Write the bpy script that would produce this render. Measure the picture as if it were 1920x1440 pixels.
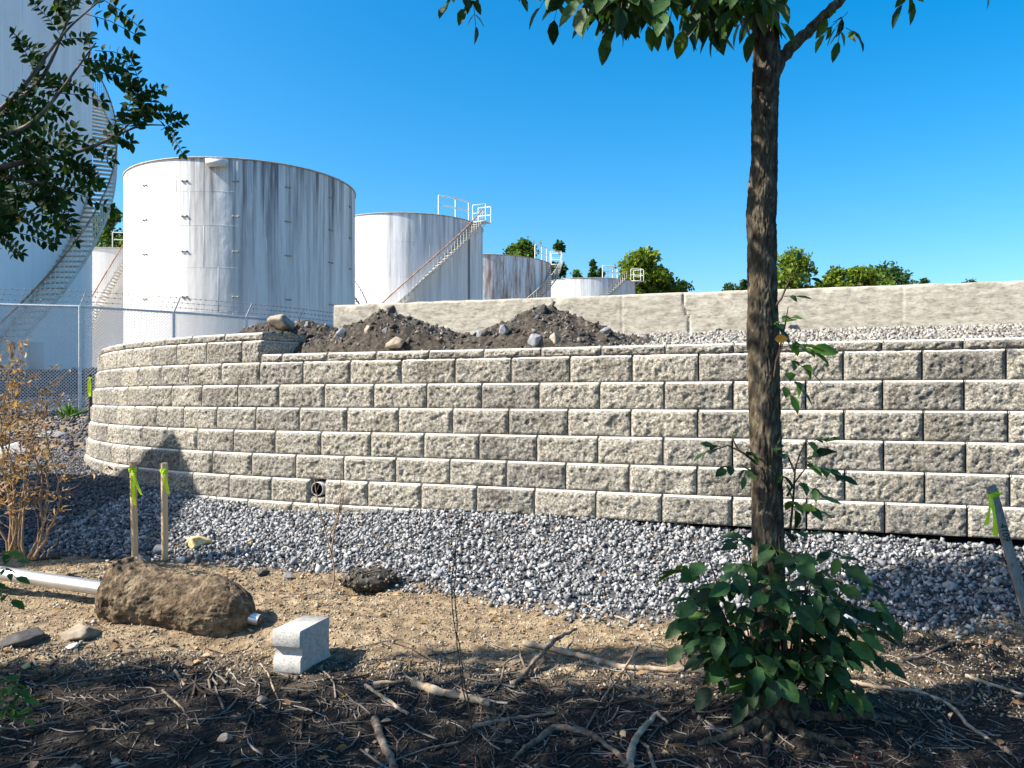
import bpy, math, random
import numpy as np
from mathutils import Vector, Matrix
for o in list(bpy.data.objects): bpy.data.objects.remove(o)
SC = bpy.context.scene; COL = SC.collection
R = math.radians
# ---------------------------------------------------------------- camera, sky, sun, exposure
EZ = 1.4; F = 1500.0; Y0 = 746.6
cam = bpy.data.cameras.new('camera'); co = bpy.data.objects.new('camera', cam); COL.objects.link(co)
co.location = (0, 0, EZ); co.rotation_euler = (R(90), 0, 0)
cam.sensor_width = 36; cam.lens = F / 1920 * 36; cam.shift_y = (Y0 - 720) / 1920 ; cam.clip_end = 2000; cam.clip_start = .05
SC.camera = co
SEL = 42; SAZ = math.atan2(-.972, -.233)
SUN = Vector((-.972 * math.cos(R(SEL)), -.233 * math.cos(R(SEL)), math.sin(R(SEL)))).normalized()
sl = bpy.data.lights.new('sun', 'SUN'); sl.energy = 5.0; sl.angle = R(.5); sl.color = (1, .93, .82)
so = bpy.data.objects.new('sun', sl); COL.objects.link(so); so.rotation_euler = SUN.to_track_quat('Z', 'Y').to_euler(); so.location = SUN * 50
W = bpy.data.worlds.new('World'); SC.world = W; W.use_nodes = True
wn = W.node_tree.nodes; wl = W.node_tree.links; wn.clear()
sky = wn.new('ShaderNodeTexSky'); sky.sky_type = 'NISHITA'; sky.sun_disc = False
sky.sun_elevation = R(SEL); sky.sun_rotation = SAZ; sky.air_density = 1.0; sky.dust_density = 1.6; sky.ozone_density = 3.0
hs = wn.new('ShaderNodeHueSaturation'); hs.inputs['Saturation'].default_value = 1.5; hs.inputs['Hue'].default_value = .492; hs.inputs['Value'].default_value = 1.38
bg = wn.new('ShaderNodeBackground'); bg.inputs[1].default_value = .076
wo = wn.new('ShaderNodeOutputWorld')
wl.new(sky.outputs[0], hs.inputs['Color']); wl.new(hs.outputs[0], bg.inputs[0]); wl.new(bg.outputs[0], wo.inputs[0])
SC.view_settings.view_transform = 'Standard'; SC.view_settings.look = 'None'; SC.view_settings.gamma = 1
SC.view_settings.exposure = 1.22
try:
    SC.cycles.max_bounces = 6; SC.cycles.transparent_max_bounces = 4
except Exception: pass

rng = np.random.default_rng(7); random.seed(7)
def PX(px, py, Y): return np.array([(px - 960) / F * Y, Y, EZ + (Y0 - py) / F * Y])

# ---------------------------------------------------------------- noise
def _h(i, j, k, s):
    n = (i.astype(np.int64) * 374761393 + j.astype(np.int64) * 668265263 + k.astype(np.int64) * 2147483647 + s * 974634777) & 0xffffffff
    n = ((n ^ (n >> 13)) * 1274126177) & 0xffffffff
    n = ((n ^ (n >> 16)) * 2246822519) & 0xffffffff
    return ((n ^ (n >> 15)) & 0xffff) / 65535.0
def vn(P, sc=1.0, seed=0):
    P = np.asarray(P, float); shp = P.shape[:-1]; P = P.reshape(-1, 3) * sc + 100.13
    I = np.floor(P).astype(np.int64); f = P - I; f = f * f * (3 - 2 * f)
    x, y, z = I[:, 0], I[:, 1], I[:, 2]; out = 0
    for a in (0, 1):
        for b in (0, 1):
            for c in (0, 1):
                w = (f[:, 0] if a else 1 - f[:, 0]) * (f[:, 1] if b else 1 - f[:, 1]) * (f[:, 2] if c else 1 - f[:, 2])
                out = out + w * _h(x + a, y + b, z + c, seed)
    return (out * 2 - 1).reshape(shp)
def fbm(P, sc=1.0, oct=4, seed=0, gain=.5):
    s = 0; a = 1; t = 0
    for o in range(oct):
        s = s + a * vn(P, sc, seed + o); t += a; a *= gain; sc *= 2.03
    return s / t

# ---------------------------------------------------------------- mesh helpers
class MB:
    """collects pieces (vertices, faces) of one mesh"""
    def __init__(s): s.V = []; s.Fc = []; s.n = 0
    def add(s, V, Fs):
        V = np.asarray(V, float).reshape(-1, 3); s.V.append(V)
        if isinstance(Fs, np.ndarray): s.Fc.append(Fs + s.n)
        else:
            d = {}
            for f in Fs: d.setdefault(len(f), []).append(f)
            for k, v in d.items(): s.Fc.append(np.array(v, dtype=np.int64) + s.n)
        s.n += len(V); return s
    def box(s, c, size, rz=0, M=None):
        x, y, z = [q / 2 for q in size]
        v = np.array([[-x, -y, -z], [x, -y, -z], [x, y, -z], [-x, y, -z], [-x, -y, z], [x, -y, z], [x, y, z], [-x, y, z]])
        if M is not None: v = v @ np.asarray(M).T
        if rz: cz, sz = math.cos(rz), math.sin(rz); v = v @ np.array([[cz, -sz, 0], [sz, cz, 0], [0, 0, 1]]).T
        return s.add(v + np.asarray(c), [(0, 3, 2, 1), (4, 5, 6, 7), (0, 1, 5, 4), (1, 2, 6, 5), (2, 3, 7, 6), (3, 0, 4, 7)])
    def tube(s, pts, r, n=6, cap=True):
        P = np.asarray(pts, float); m = len(P); r = np.broadcast_to(np.asarray(r, float), (m,))
        T = np.gradient(P, axis=0); T /= np.linalg.norm(T, axis=1)[:, None] + 1e-9
        up = np.array([0, 0, 1.0]) if abs(T[0, 2]) < .9 else np.array([0, 1.0, 0])
        V = []
        for i in range(m):
            a = np.cross(T[i], up); a /= np.linalg.norm(a) + 1e-9; b = np.cross(a, T[i]); up = b
            th = np.arange(n) * 2 * math.pi / n
            V.append(P[i] + r[i] * (np.cos(th)[:, None] * a + np.sin(th)[:, None] * b))
        fs = [(i * n + j, i * n + (j + 1) % n, (i + 1) * n + (j + 1) % n, (i + 1) * n + j) for i in range(m - 1) for j in range(n)]
        s.add(np.concatenate(V), fs)
        if cap:
            s.add(V[0], [tuple(range(n))[::-1]]); s.add(V[-1], [tuple(range(n))])
        return s
    def grid(s, P):   # P (a,b,3)
        a, b = P.shape[:2]; I = np.arange(a * b).reshape(a, b)
        f = np.stack([I[:-1, :-1], I[:-1, 1:], I[1:, 1:], I[1:, :-1]], -1).reshape(-1, 4)
        return s.add(P.reshape(-1, 3), f)
    def build(s, name, mt, parent=None, loc=None, smooth=False, **props):
        V = np.concatenate(s.V)
        if parent is not None:
            r = parent
            while r.parent: r = r.parent
            org = np.array(r.location)
        else:
            org = np.array(loc) if loc is not None else np.array([V[:, 0].mean(), V[:, 1].mean(), V[:, 2].min()])
        me = bpy.data.meshes.new(name); V = V - org
        nf = sum(len(f) for f in s.Fc); nl = sum(f.size for f in s.Fc)
        me.vertices.add(len(V)); me.vertices.foreach_set('co', V.astype(np.float32).ravel())
        me.loops.add(nl); me.polygons.add(nf)
        lv = np.concatenate([f.ravel() for f in s.Fc]).astype(np.int32)
        tot = np.concatenate([np.full(len(f), f.shape[1]) for f in s.Fc]).astype(np.int32)
        st = np.concatenate([[0], np.cumsum(tot)[:-1]]).astype(np.int32)
        me.loops.foreach_set('vertex_index', lv); me.polygons.foreach_set('loop_start', st); me.polygons.foreach_set('loop_total', tot)
        if smooth: me.polygons.foreach_set('use_smooth', np.ones(nf, dtype=bool))
        me.update(calc_edges=True); me.validate()
        if mt: me.materials.append(mt)
        o = bpy.data.objects.new(name, me); COL.objects.link(o)
        if parent is not None: o.parent = parent
        else: o.location = org
        for k, v in props.items(): o[k] = v
        return o
def thing(name, label, cat, loc, group=None):
    o = bpy.data.objects.new(name, None); COL.objects.link(o); o.location = loc; o.empty_display_size = .2
    o['label'] = label; o['category'] = cat
    if group: o['group'] = group
    return o

# ---------------------------------------------------------------- materials
def mat(name, cols, scale=5, rough=.9, bump=0, bscale=None, stretch=(1, 1, 1), island=False, detail=6, metal=0, trans=0, cols2=None, scale2=1, spec=.3, pos=(.3, .7), backc=None):
    m = bpy.data.materials.new(name); m.use_nodes = True; N = m.node_tree.nodes; L = m.node_tree.links
    b = N['Principled BSDF']; b.inputs['Roughness'].default_value = rough; b.inputs['Metallic'].default_value = metal
    b.inputs['Specular IOR Level'].default_value = spec
    g = N.new('ShaderNodeNewGeometry'); mp = N.new('ShaderNodeVectorMath'); mp.operation = 'MULTIPLY'; mp.inputs[1].default_value = stretch
    L.new(g.outputs['Position'], mp.inputs[0])
    def ns(sc, d=detail, ro=.6):
        n = N.new('ShaderNodeTexNoise'); n.inputs['Scale'].default_value = sc; n.inputs['Detail'].default_value = d; n.inputs['Roughness'].default_value = ro
        L.new(mp.outputs[0], n.inputs['Vector']); return n
    def ramp(cs, src, p=pos):
        r = N.new('ShaderNodeValToRGB'); e = r.color_ramp.elements
        for i, c in enumerate(cs):
            t = p[0] + (p[1] - p[0]) * i / max(1, len(cs) - 1)
            if i < 2: e[i].position = t
            else: e.new(t)
            (e[i] if i < 2 else e[len(e) - 1]).color = (*c, 1)
        L.new(src, r.inputs[0]); return r
    col = ramp(cols, g.outputs['Random Per Island'], (0, 1)) if island else ramp(cols, ns(scale).outputs['Fac'])
    out = col.outputs[0]
    def mix(a, bb, mode='MULTIPLY', f=1.0):
        x = N.new('ShaderNodeMix'); x.data_type = 'RGBA'; x.blend_type = mode
        L.new(a, x.inputs[6]); L.new(bb, x.inputs[7]) if hasattr(bb, 'node') else None
        if hasattr(f, 'node'): L.new(f, x.inputs[0])
        else: x.inputs[0].default_value = f
        return x.outputs[2]
    if cols2:
        out = mix(out, ramp(cols2, ns(scale2).outputs['Fac']).outputs[0])
    L.new(out, b.inputs['Base Color'])
    if bump:
        bn = N.new('ShaderNodeBump'); bn.inputs['Strength'].default_value = 1; bn.inputs['Distance'].default_value = bump
        L.new(ns(bscale or scale * 4, 8, .65).outputs['Fac'], bn.inputs['Height']); L.new(bn.outputs[0], b.inputs['Normal'])
    if trans:
        tr = N.new('ShaderNodeBsdfTranslucent'); ms = N.new('ShaderNodeMixShader'); ms.inputs[0].default_value = trans
        tm = N.new('ShaderNodeMix'); tm.data_type = 'RGBA'; tm.blend_type = 'MULTIPLY'; tm.inputs[0].default_value = 1
        L.new(out, tm.inputs[6]); tm.inputs[7].default_value = (1.6, 1.5, .5, 1)
        L.new(tm.outputs[2], tr.inputs[0]); L.new(b.outputs[0], ms.inputs[1]); L.new(tr.outputs[0], ms.inputs[2])
        L.new(ms.outputs[0], N['Material Output'].inputs[0])
    m['mix'] = 1
    return m
def block_mat(name, z0):
    m = mat(name, [(.08, .074, .064), (.385, .36, .315), (.74, .70, .635)], 60, .95, .018, 85, cols2=[(.55, .53, .52), (1, 1, 1), (.82, .79, .74)], scale2=2.4)
    N = m.node_tree.nodes; L = m.node_tree.links; b = N['Principled BSDF']; src = b.inputs['Base Color'].links[0].from_socket
    g = N.new('ShaderNodeNewGeometry'); sp = N.new('ShaderNodeSeparateXYZ'); L.new(g.outputs['Position'], sp.inputs[0])
    a = N.new('ShaderNodeMath'); a.operation = 'SUBTRACT'; L.new(sp.outputs[2], a.inputs[0]); a.inputs[1].default_value = z0 - 40 * .2032
    d = N.new('ShaderNodeMath'); d.operation = 'MODULO'; L.new(a.outputs[0], d.inputs[0]); d.inputs[1].default_value = .2032
    c = N.new('ShaderNodeMath'); c.operation = 'GREATER_THAN'; L.new(d.outputs[0], c.inputs[0]); c.inputs[1].default_value = .2032 - .0145
    ri = N.new('ShaderNodeValToRGB'); ri.color_ramp.elements[0].color = (.66, .66, .66, 1); ri.color_ramp.elements[1].color = (1.0, .99, .95, 1); L.new(g.outputs['Random Per Island'], ri.inputs[0])
    mm = N.new('ShaderNodeMix'); mm.data_type = 'RGBA'; mm.blend_type = 'MULTIPLY'; mm.inputs[0].default_value = 1; L.new(src, mm.inputs[6]); L.new(ri.outputs[0], mm.inputs[7]); src = mm.outputs[2]
    x = N.new('ShaderNodeMix'); x.data_type = 'RGBA'; L.new(c.outputs[0], x.inputs[0]); L.new(src, x.inputs[6]); x.inputs[7].default_value = (.62, .60, .56, 1); L.new(x.outputs[2], b.inputs['Base Color'])
    return m
M_block = block_mat('split_face_concrete', 1.4 - .0815); M_blockc = block_mat('cap_split_face_concrete', 1.4 - .0815 + .072)
M_conc = mat('cast_concrete', [(.25, .23, .19), (.42, .39, .33), (.55, .52, .45)], 9, .95, .004, 90, stretch=(1, 1, 3.0), cols2=[(.6, .56, .52), (1, 1, 1), (1, 1, 1)], scale2=26)
M_soil_pile = mat('pile_soil', [(.022, .018, .015), (.06, .05, .04), (.125, .11, .09)], 30, 1, .014, 80)
M_clod = mat('soil_clod', [(.03, .025, .02), (.08, .068, .055), (.24, .21, .17), (.12, .125, .135), (.05, .04, .035)], 30, 1, .003, 150, island=True)
M_grav_shade = mat('shade_darkened_stone', [(.035, .038, .045), (.08, .085, .10), (.14, .145, .16), (.06, .065, .075), (.12, .11, .11), (.24, .22, .2)], 30, .9, .002, 220, island=True)  # darker variant of the crushed stone, deep shade put into its colour
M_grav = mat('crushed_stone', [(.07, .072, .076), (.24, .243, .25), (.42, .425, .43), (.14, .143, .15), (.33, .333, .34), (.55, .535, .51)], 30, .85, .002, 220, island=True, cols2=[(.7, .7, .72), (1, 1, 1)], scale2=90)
M_grav_up = mat('pale_crushed_stone', [(.10, .095, .085), (.26, .25, .23), (.42, .40, .37), (.16, .155, .14), (.33, .31, .27)], 30, .9, .002, 220, island=True)
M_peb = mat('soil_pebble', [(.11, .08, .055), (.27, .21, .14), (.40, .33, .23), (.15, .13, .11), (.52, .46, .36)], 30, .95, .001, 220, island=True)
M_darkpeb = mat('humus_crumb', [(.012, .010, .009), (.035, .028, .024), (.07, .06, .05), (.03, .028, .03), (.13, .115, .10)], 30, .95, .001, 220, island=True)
M_rockg = mat('grey_rock', [(.10, .105, .115), (.20, .21, .23), (.32, .32, .33)], 14, .9, .004, 70)
M_rockt = mat('tan_rock', [(.16, .125, .09), (.28, .23, .175), (.40, .34, .27)], 14, .9, .004, 70)
M_rocky = mat('yellow_rock', [(.42, .28, .08), (.66, .48, .20), (.75, .65, .45)], 22, .9, .004, 90)
M_rockw = mat('white_rock', [(.5, .49, .47), (.68, .67, .65)], 14, .9, .003, 70)
M_rockd = mat('dark_rock', [(.04, .04, .042), (.09, .085, .08)], 20, .95, .003, 80)
M_lump = mat('earthy_concrete', [(.05, .035, .022), (.19, .14, .09), (.38, .30, .20)], 22, 1, .016, 60, cols2=[(.5, .46, .42), (1, 1, 1)], scale2=5)
M_blk = mat('smooth_block_concrete', [(.40, .38, .35), (.56, .54, .50)], 30, .95, .003, 160, cols2=[(.6, .58, .55), (1, 1, 1), (1, 1, 1)], scale2=120)
M_bark = mat('bark', [(.018, .014, .010), (.075, .060, .042), (.19, .16, .115)], 40, 1, .008, 75, stretch=(1, 1, .45), cols2=[(.75, .8, .7), (1, 1, 1), (1.05, 1.0, .8)], scale2=3)
M_twig = mat('twig_bark', [(.05, .035, .025), (.15, .115, .085), (.28, .24, .2)], 30, .95, .002, 120, island=False)
M_litter = mat('twig_litter_bark', [(.02, .015, .012), (.06, .045, .035), (.20, .17, .14), (.04, .028, .02), (.34, .31, .28), (.05, .035, .03)], 30, .95, island=True)
M_pbark = mat('pale_stick_bark', [(.15, .10, .06), (.34, .26, .18), (.48, .42, .34)], 26, .95, .003, 110)
M_leafd = mat('dark_broad_leaf', [(.010, .030, .012), (.025, .07, .022), (.05, .12, .035), (.02, .05, .02), (.09, .17, .03)], 30, .5, .003, 60, island=True, trans=.3, spec=.3, cols2=[(.6, .65, .6), (1, 1, 1), (1.1, 1.1, .9)], scale2=60)
M_leafy = mat('crown_leaf', [(.02, .055, .015), (.045, .10, .02), (.07, .14, .03)], 30, .5, island=True, trans=.35, spec=.4)
M_leafl = mat('locust_leaflet', [(.008, .028, .006), (.020, .055, .010), (.035, .085, .015)], 30, .65, island=True, trans=.3, spec=.15)
M_leafb = mat('sprout_leaf', [(.04, .10, .02), (.09, .2, .03), (.14, .26, .05)], 30, .5, island=True, trans=.4)
M_leafo = mat('turning_leaf', [(.5, .2, .02), (.75, .36, .04)], 60, .6, trans=.3)
M_dead = mat('dead_leaf', [(.13, .07, .035), (.28, .16, .08), (.48, .34, .21), (.09, .05, .03)], 30, .8, island=True, trans=.25)
M_stem = mat('dry_stem', [(.16, .095, .055), (.36, .25, .15)], 40, .8)
M_dstem = mat('dark_thin_stem', [(.04, .025, .018), (.10, .065, .045)], 40, .8)
M_far = mat('far_foliage', [(.025, .055, .012), (.06, .12, .018), (.13, .21, .03)], 5, .7, island=True, trans=.35)
M_fary = mat('far_yellow_foliage', [(.04, .08, .008), (.10, .16, .015), (.22, .29, .03)], 5, .7, island=True, trans=.35)
M_fard = mat('far_dark_foliage', [(.015, .045, .012), (.03, .075, .018), (.06, .12, .03)], 5, .7, island=True, trans=.3)
M_galv = mat('galvanised_steel', [(.42, .45, .48), (.6, .63, .66)], 20, .45, metal=.6, spec=.5)
M_wire = mat('chain_link_wire', [(.62, .64, .66), (.74, .75, .77)], 20, .4, metal=.1, spec=.6)
M_barb = mat('weathered_barb_wire', [(.20, .18, .18), (.34, .31, .30)], 20, .7, metal=.3)
M_alu = mat('dull_aluminium', [(.55, .56, .58), (.72, .73, .75)], 12, .3, metal=.75, stretch=(.4, 1, 1), spec=.5)
M_wood = mat('fresh_stake_wood', [(.46, .27, .13), (.66, .44, .25), (.74, .56, .36)], 26, .8, .001, 120, stretch=(1, 1, .12))
M_woodg = mat('weathered_stake_wood', [(.15, .13, .11), (.27, .24, .21), (.34, .31, .28)], 60, .9, .001, 160, stretch=(1, 1, .25))
M_tape = mat('flagging_tape', [(.50, .78, .02), (.65, .90, .05)], 60, .5, trans=.3)
M_ink = mat('marker_ink', [(.01, .01, .012), (.01, .01, .012)], 5, .7)
M_recess_shade = mat('recess_shade_black', [(.008, .008, .009), (.015, .015, .016)], 10, .6)  # colour stands for the shade inside the pipe and its notch
M_grey = mat('pipe_rim', [(.35, .35, .36), (.45, .45, .46)], 20, .6)
M_whitep = mat('white_paint', [(.66, .66, .65), (.78, .78, .77)], 3, .6)
M_rail = mat('rail_paint', [(.62, .60, .55), (.72, .70, .66)], 6, .6)
M_rustrail = mat('rusty_handrail', [(.20, .09, .04), (.36, .17, .08), (.5, .4, .3)], 4, .85)
M_tread = mat('stair_tread_paint', [(.42, .36, .26), (.62, .60, .54), (.68, .67, .63)], 3, .8)
M_siding = mat('shed_siding', [(.3, .29, .27), (.4, .39, .36)], 4, .8)
M_roof = mat('shed_roof', [(.06, .06, .06), (.1, .1, .1)], 6, .9)
M_pink = mat('faded_red_debris', [(.4, .08, .05), (.55, .16, .10)], 30, .9)

def tank_mat(name, base, stain, amt, c0, lo=.42, rust=None, xm=None):
    m = bpy.data.materials.new(name); m.use_nodes = True; N = m.node_tree.nodes; L = m.node_tree.links
    b = N['Principled BSDF']; b.inputs['Roughness'].default_value = .62; b.inputs['Specular IOR Level'].default_value = .3
    g = N.new('ShaderNodeNewGeometry')
    def ns(st, sc, d=6, ro=.6):
        v = N.new('ShaderNodeVectorMath'); v.operation = 'MULTIPLY'; v.inputs[1].default_value = st; L.new(g.outputs['Position'], v.inputs[0])
        n = N.new('ShaderNodeTexNoise'); n.inputs['Scale'].default_value = sc; n.inputs['Detail'].default_value = d; n.inputs['Roughness'].default_value = ro
        L.new(v.outputs[0], n.inputs['Vector']); return n.outputs['Fac']
    def rmp(src, a, c, ca=(0, 0, 0), cb=(1, 1, 1)):
        r = N.new('ShaderNodeValToRGB'); r.color_ramp.elements[0].position = a; r.color_ramp.elements[1].position = c
        r.color_ramp.elements[0].color = (*ca, 1); r.color_ramp.elements[1].color = (*cb, 1); L.new(src, r.inputs[0]); return r.outputs[0]
    def mth(op, a, bb):
        x = N.new('ShaderNodeMath'); x.operation = op
        for i, q in enumerate((a, bb)):
            if hasattr(q, 'node'): L.new(q, x.inputs[i])
            else: x.inputs[i].default_value = q
        return x.outputs[0]
    def mixc(f, a, bb):
        x = N.new('ShaderNodeMix'); x.data_type = 'RGBA'
        L.new(f, x.inputs[0])
        for i, q in ((6, a), (7, bb)):
            if hasattr(q, 'node'): L.new(q, x.inputs[i])
            else: x.inputs[i].default_value = (*q, 1)
        return x.outputs[2]
    sp = N.new('ShaderNodeSeparateXYZ'); L.new(g.outputs['Position'], sp.inputs[0])
    ztop, zbot = c0
    hz = N.new('ShaderNodeMapRange'); hz.inputs[1].default_value = zbot; hz.inputs[2].default_value = ztop; L.new(sp.outputs[2], hz.inputs[0])
    streak = rmp(ns((1, 1, .035), 2.2, 8, .7), .44, .66)
    fine = rmp(ns((1, 1, .05), 7.0, 6, .7), .45, .7)
    f = mth('MULTIPLY', streak, mth('ADD', mth('MULTIPLY', mth('POWER', hz.outputs[0], 2.0), .9), .25))
    f = mth('MINIMUM', mth('MULTIPLY', mth('ADD', f, mth('MULTIPLY', fine, .22)), amt), 1.0)
    if xm:   # rain streaks are only on one side of the tank
        mr = N.new('ShaderNodeMapRange'); mr.inputs[1].default_value = xm[0]; mr.inputs[2].default_value = xm[1]; mr.inputs[3].default_value = .06; L.new(sp.outputs[0], mr.inputs[0]); f = mth('MULTIPLY', f, mr.outputs[0])
    c = mixc(f, base, stain)
    blot = mth('MULTIPLY', rmp(ns((1, 1, .5), .9, 8, .72), .58, .76), .32)
    c = mixc(blot, c, tuple(q * .72 for q in base))
    if rust:
        rf = rmp(ns((1, 1, .10), 1.5, 10, .72), *rust[0]); c = mixc(rf, c, rust[1])
    rs = mth('MULTIPLY', rmp(ns((1, 1, .3), 2.6, 8, .75), .665, .73), .55); c = mixc(rs, c, (.42, .22, .10))
    L.new(c, b.inputs['Base Color'])
    bn = N.new('ShaderNodeBump'); bn.inputs['Distance'].default_value = .03; L.new(ns((1, 1, .6), 1.2, 3), bn.inputs['Height']); L.new(bn.outputs[0], b.inputs['Normal'])
    return m

# ---------------------------------------------------------------- retaining wall path (third course line)
BH = .2032; BL = 2.4 * BH; SETB = .0254; ZC3 = EZ - .0815
nodes = [-3, 0, 2, 4, 5.5, 7, 8, 9, 11, 12, 13, 14, 20]
ths = [.42, .4217, .2882, .3996, .3251, .4628, .634, .7737, 1.0777, 1.3, 1.6, 1.72, 1.72]
ds = .01; SS = np.arange(-3, 20, ds); TH = np.interp(SS, nodes, ths)
i0 = int(round(3 / ds))
Xp = np.concatenate([[0], np.cumsum(-np.cos(TH) * ds)[:-1]]); Yp = np.concatenate([[0], np.cumsum(np.sin(TH) * ds)[:-1]])
Xp += 4.1112 - Xp[i0]; Yp += 4.7593 - Yp[i0]
def wp(s, off=0):   # point on wall, off = outward
    s = np.asarray(s, float); t = np.interp(s, SS, TH)
    return np.interp(s, SS, Xp) - np.sin(t) * off, np.interp(s, SS, Yp) - np.cos(t) * off, t
MW = SS < 11.2
def Yw(X):   # wall foot Y at given X (outer face)
    x, y, t = wp(SS[MW], SETB * 3)
    return np.interp(-np.asarray(X), -x, y)

# ---------------------------------------------------------------- ground
def soilz(Y): return EZ - 1.4 + .1 * (Y - 3)
GX = [-9, -3.3, -2.37, -1.14, -.68, 0, .41, 1.0, 1.86, 2.7, 6]
GY = [5.8, 5.72, 5.6, 5.3, 5.05, 4.69, 4.47, 4.42, 4.37, 4.3, 4.2]
FX = [-9, -5.2, -4.1, -3.2, -2.2, -1.4, -.45, .5, 1.4, 3, 6]
FZ = [-.74, -.79, -.845, -.90, -.972, -.965, -.90, -.915, -.945, -.945, -.945]
PY = [5.7, 7, 9, 11, 14, 18, 18.8, 20.6, 23.2, 60, 400]
PZ = [-1.13, -.98, -.82, -.70, -.5, -.32, -.22, .35, .83, .9, .9]
def gbound(X): return np.interp(X, GX, GY)
def gz(X, Y):
    X = np.asarray(X, float); Y = np.asarray(Y, float)
    yg = gbound(X) + .12 * vn(np.stack([X, X * 0, X * 0], -1), 2.2, 5); yw = Yw(X)
    t = np.clip((Y - yg) / (yw - yg), 0, 1)
    near = np.where(Y < yg, soilz(Y), (soilz(yg)) * (1 - t) + t * (EZ + np.interp(X, FX, FZ)))
    pf = EZ + np.interp(Y, PY, PZ)
    a = np.clip((Y - yw) / 1.5, 0, 1); near = near * (1 - a) + np.minimum(pf, 40) * a
    l = np.clip((-X - 4.6) / 1.2, 0, 1) * np.clip((Y - 5.6) / .8, 0, 1)
    z = near * (1 - l) + pf * l
    # behind the retaining wall the natural ground stays low until the tank yard
    inside = (X > -4.2) & (Y > yw + .1) & (Y < 12)
    z = np.where(inside, EZ - 1.0, z)
    z = z - .0004 * np.minimum(Y, 0)
    # hollows round the lump and the root clod
    z = z - .06 * np.exp(-(((X + 1.55) / .35) ** 2 + ((Y - 4.2) / .12) ** 2)) - .05 * np.exp(-(((X + .95) / .2) ** 2 + ((Y - 5.0) / .12) ** 2))
    z = z + .05 * np.exp(-(((X - 1.13) / .38) ** 2 + ((Y - 3.42) / .25) ** 2))
    return z
def gnoise(X, Y):
    P = np.stack([X, Y, X * 0], -1).reshape(-1, 3)
    z = .022 * fbm(P, 1.3, 3, 3) + .020 * fbm(P, 9, 4, 11, .6) + .007 * np.abs(fbm(P, 45, 3, 21))
    return z.reshape(np.shape(X))
def ground_z(x, y):
    x = np.atleast_1d(np.asarray(x, float)); y = np.atleast_1d(np.asarray(y, float)); return gz(x, y) + gnoise(x, y)
def gz1(x, y): return float(ground_z(x, y)[0])
def axis(segs):
    out = []
    for a, b, n in segs: out.append(np.linspace(a, b, n, endpoint=False))
    return np.concatenate(out + [[segs[-1][1]]])
xs = axis([(-500, -60, 10), (-60, -14, 30), (-14, -5, 60), (-5, -3.6, 40), (-3.6, 3.6, 480), (3.6, 5, 30), (5, 20, 30), (20, 500, 14)])
ys = axis([(-60, -2, 16), (-2, 2.4, 30), (2.4, 4.6, 170), (4.6, 6.2, 90), (6.2, 10, 100), (10, 26, 120), (26, 80, 20), (80, 600, 12)])
XX, YY = np.meshgrid(xs, ys); ZZ = gz(XX, YY) + gnoise(XX, YY)
M_ground = mat('ground_soil', [(.12, .085, .05), (.30, .225, .14), (.50, .40, .26)], 12, 1, .016, 60, cols2=[(.62, .58, .55), (1, 1, 1)], scale2=60)
# soil zones: pale sandy fill, dark humus under the trees, grey stone bed, black bank
N = M_ground.node_tree.nodes; L = M_ground.node_tree.links
at = N.new('ShaderNodeAttribute'); at.attribute_name = 'zone'; bs = N['Principled BSDF']
src = bs.inputs['Base Color'].links[0].from_socket
sepz = N.new('ShaderNodeSeparateColor'); L.new(at.outputs['Color'], sepz.inputs[0])
prev = src
tex = N.new('ShaderNodeTexNoise'); tex.inputs['Scale'].default_value = 38; tex.inputs['Detail'].default_value = 8
gg = N.new('ShaderNodeNewGeometry'); L.new(gg.outputs['Position'], tex.inputs['Vector'])
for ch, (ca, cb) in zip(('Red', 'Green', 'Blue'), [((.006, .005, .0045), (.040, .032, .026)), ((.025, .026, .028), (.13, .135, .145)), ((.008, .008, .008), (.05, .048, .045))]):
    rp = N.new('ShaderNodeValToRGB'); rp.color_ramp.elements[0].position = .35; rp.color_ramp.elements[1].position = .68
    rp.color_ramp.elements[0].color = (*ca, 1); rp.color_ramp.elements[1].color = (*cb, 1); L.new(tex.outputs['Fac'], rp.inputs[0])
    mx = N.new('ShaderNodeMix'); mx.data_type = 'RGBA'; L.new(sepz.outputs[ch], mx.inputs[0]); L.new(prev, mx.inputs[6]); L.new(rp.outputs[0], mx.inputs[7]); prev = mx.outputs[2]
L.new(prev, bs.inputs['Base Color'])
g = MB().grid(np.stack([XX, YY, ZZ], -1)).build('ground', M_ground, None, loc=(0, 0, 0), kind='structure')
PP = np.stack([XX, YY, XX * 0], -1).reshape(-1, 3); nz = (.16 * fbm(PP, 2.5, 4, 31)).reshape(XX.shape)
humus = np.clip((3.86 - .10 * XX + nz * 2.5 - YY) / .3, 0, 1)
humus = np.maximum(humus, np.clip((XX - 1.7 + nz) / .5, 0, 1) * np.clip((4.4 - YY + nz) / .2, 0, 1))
grav = np.clip((YY - gbound(XX) + nz) / .15, 0, 1) * (YY < 9.3)
bank = np.clip((YY - 18.3) / .4, 0, 1) * np.clip((23.6 - YY) / .3, 0, 1)
bank = np.maximum(bank, .8 * np.clip(1 - np.abs(YY - 12.5 - nz * 6) / 1.6, 0, 1) * (XX < -5))
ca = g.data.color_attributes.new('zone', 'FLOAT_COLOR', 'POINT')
ca.data.foreach_set('color', np.stack([humus, grav, bank, np.ones_like(bank)], -1).astype(np.float32).ravel())

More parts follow.
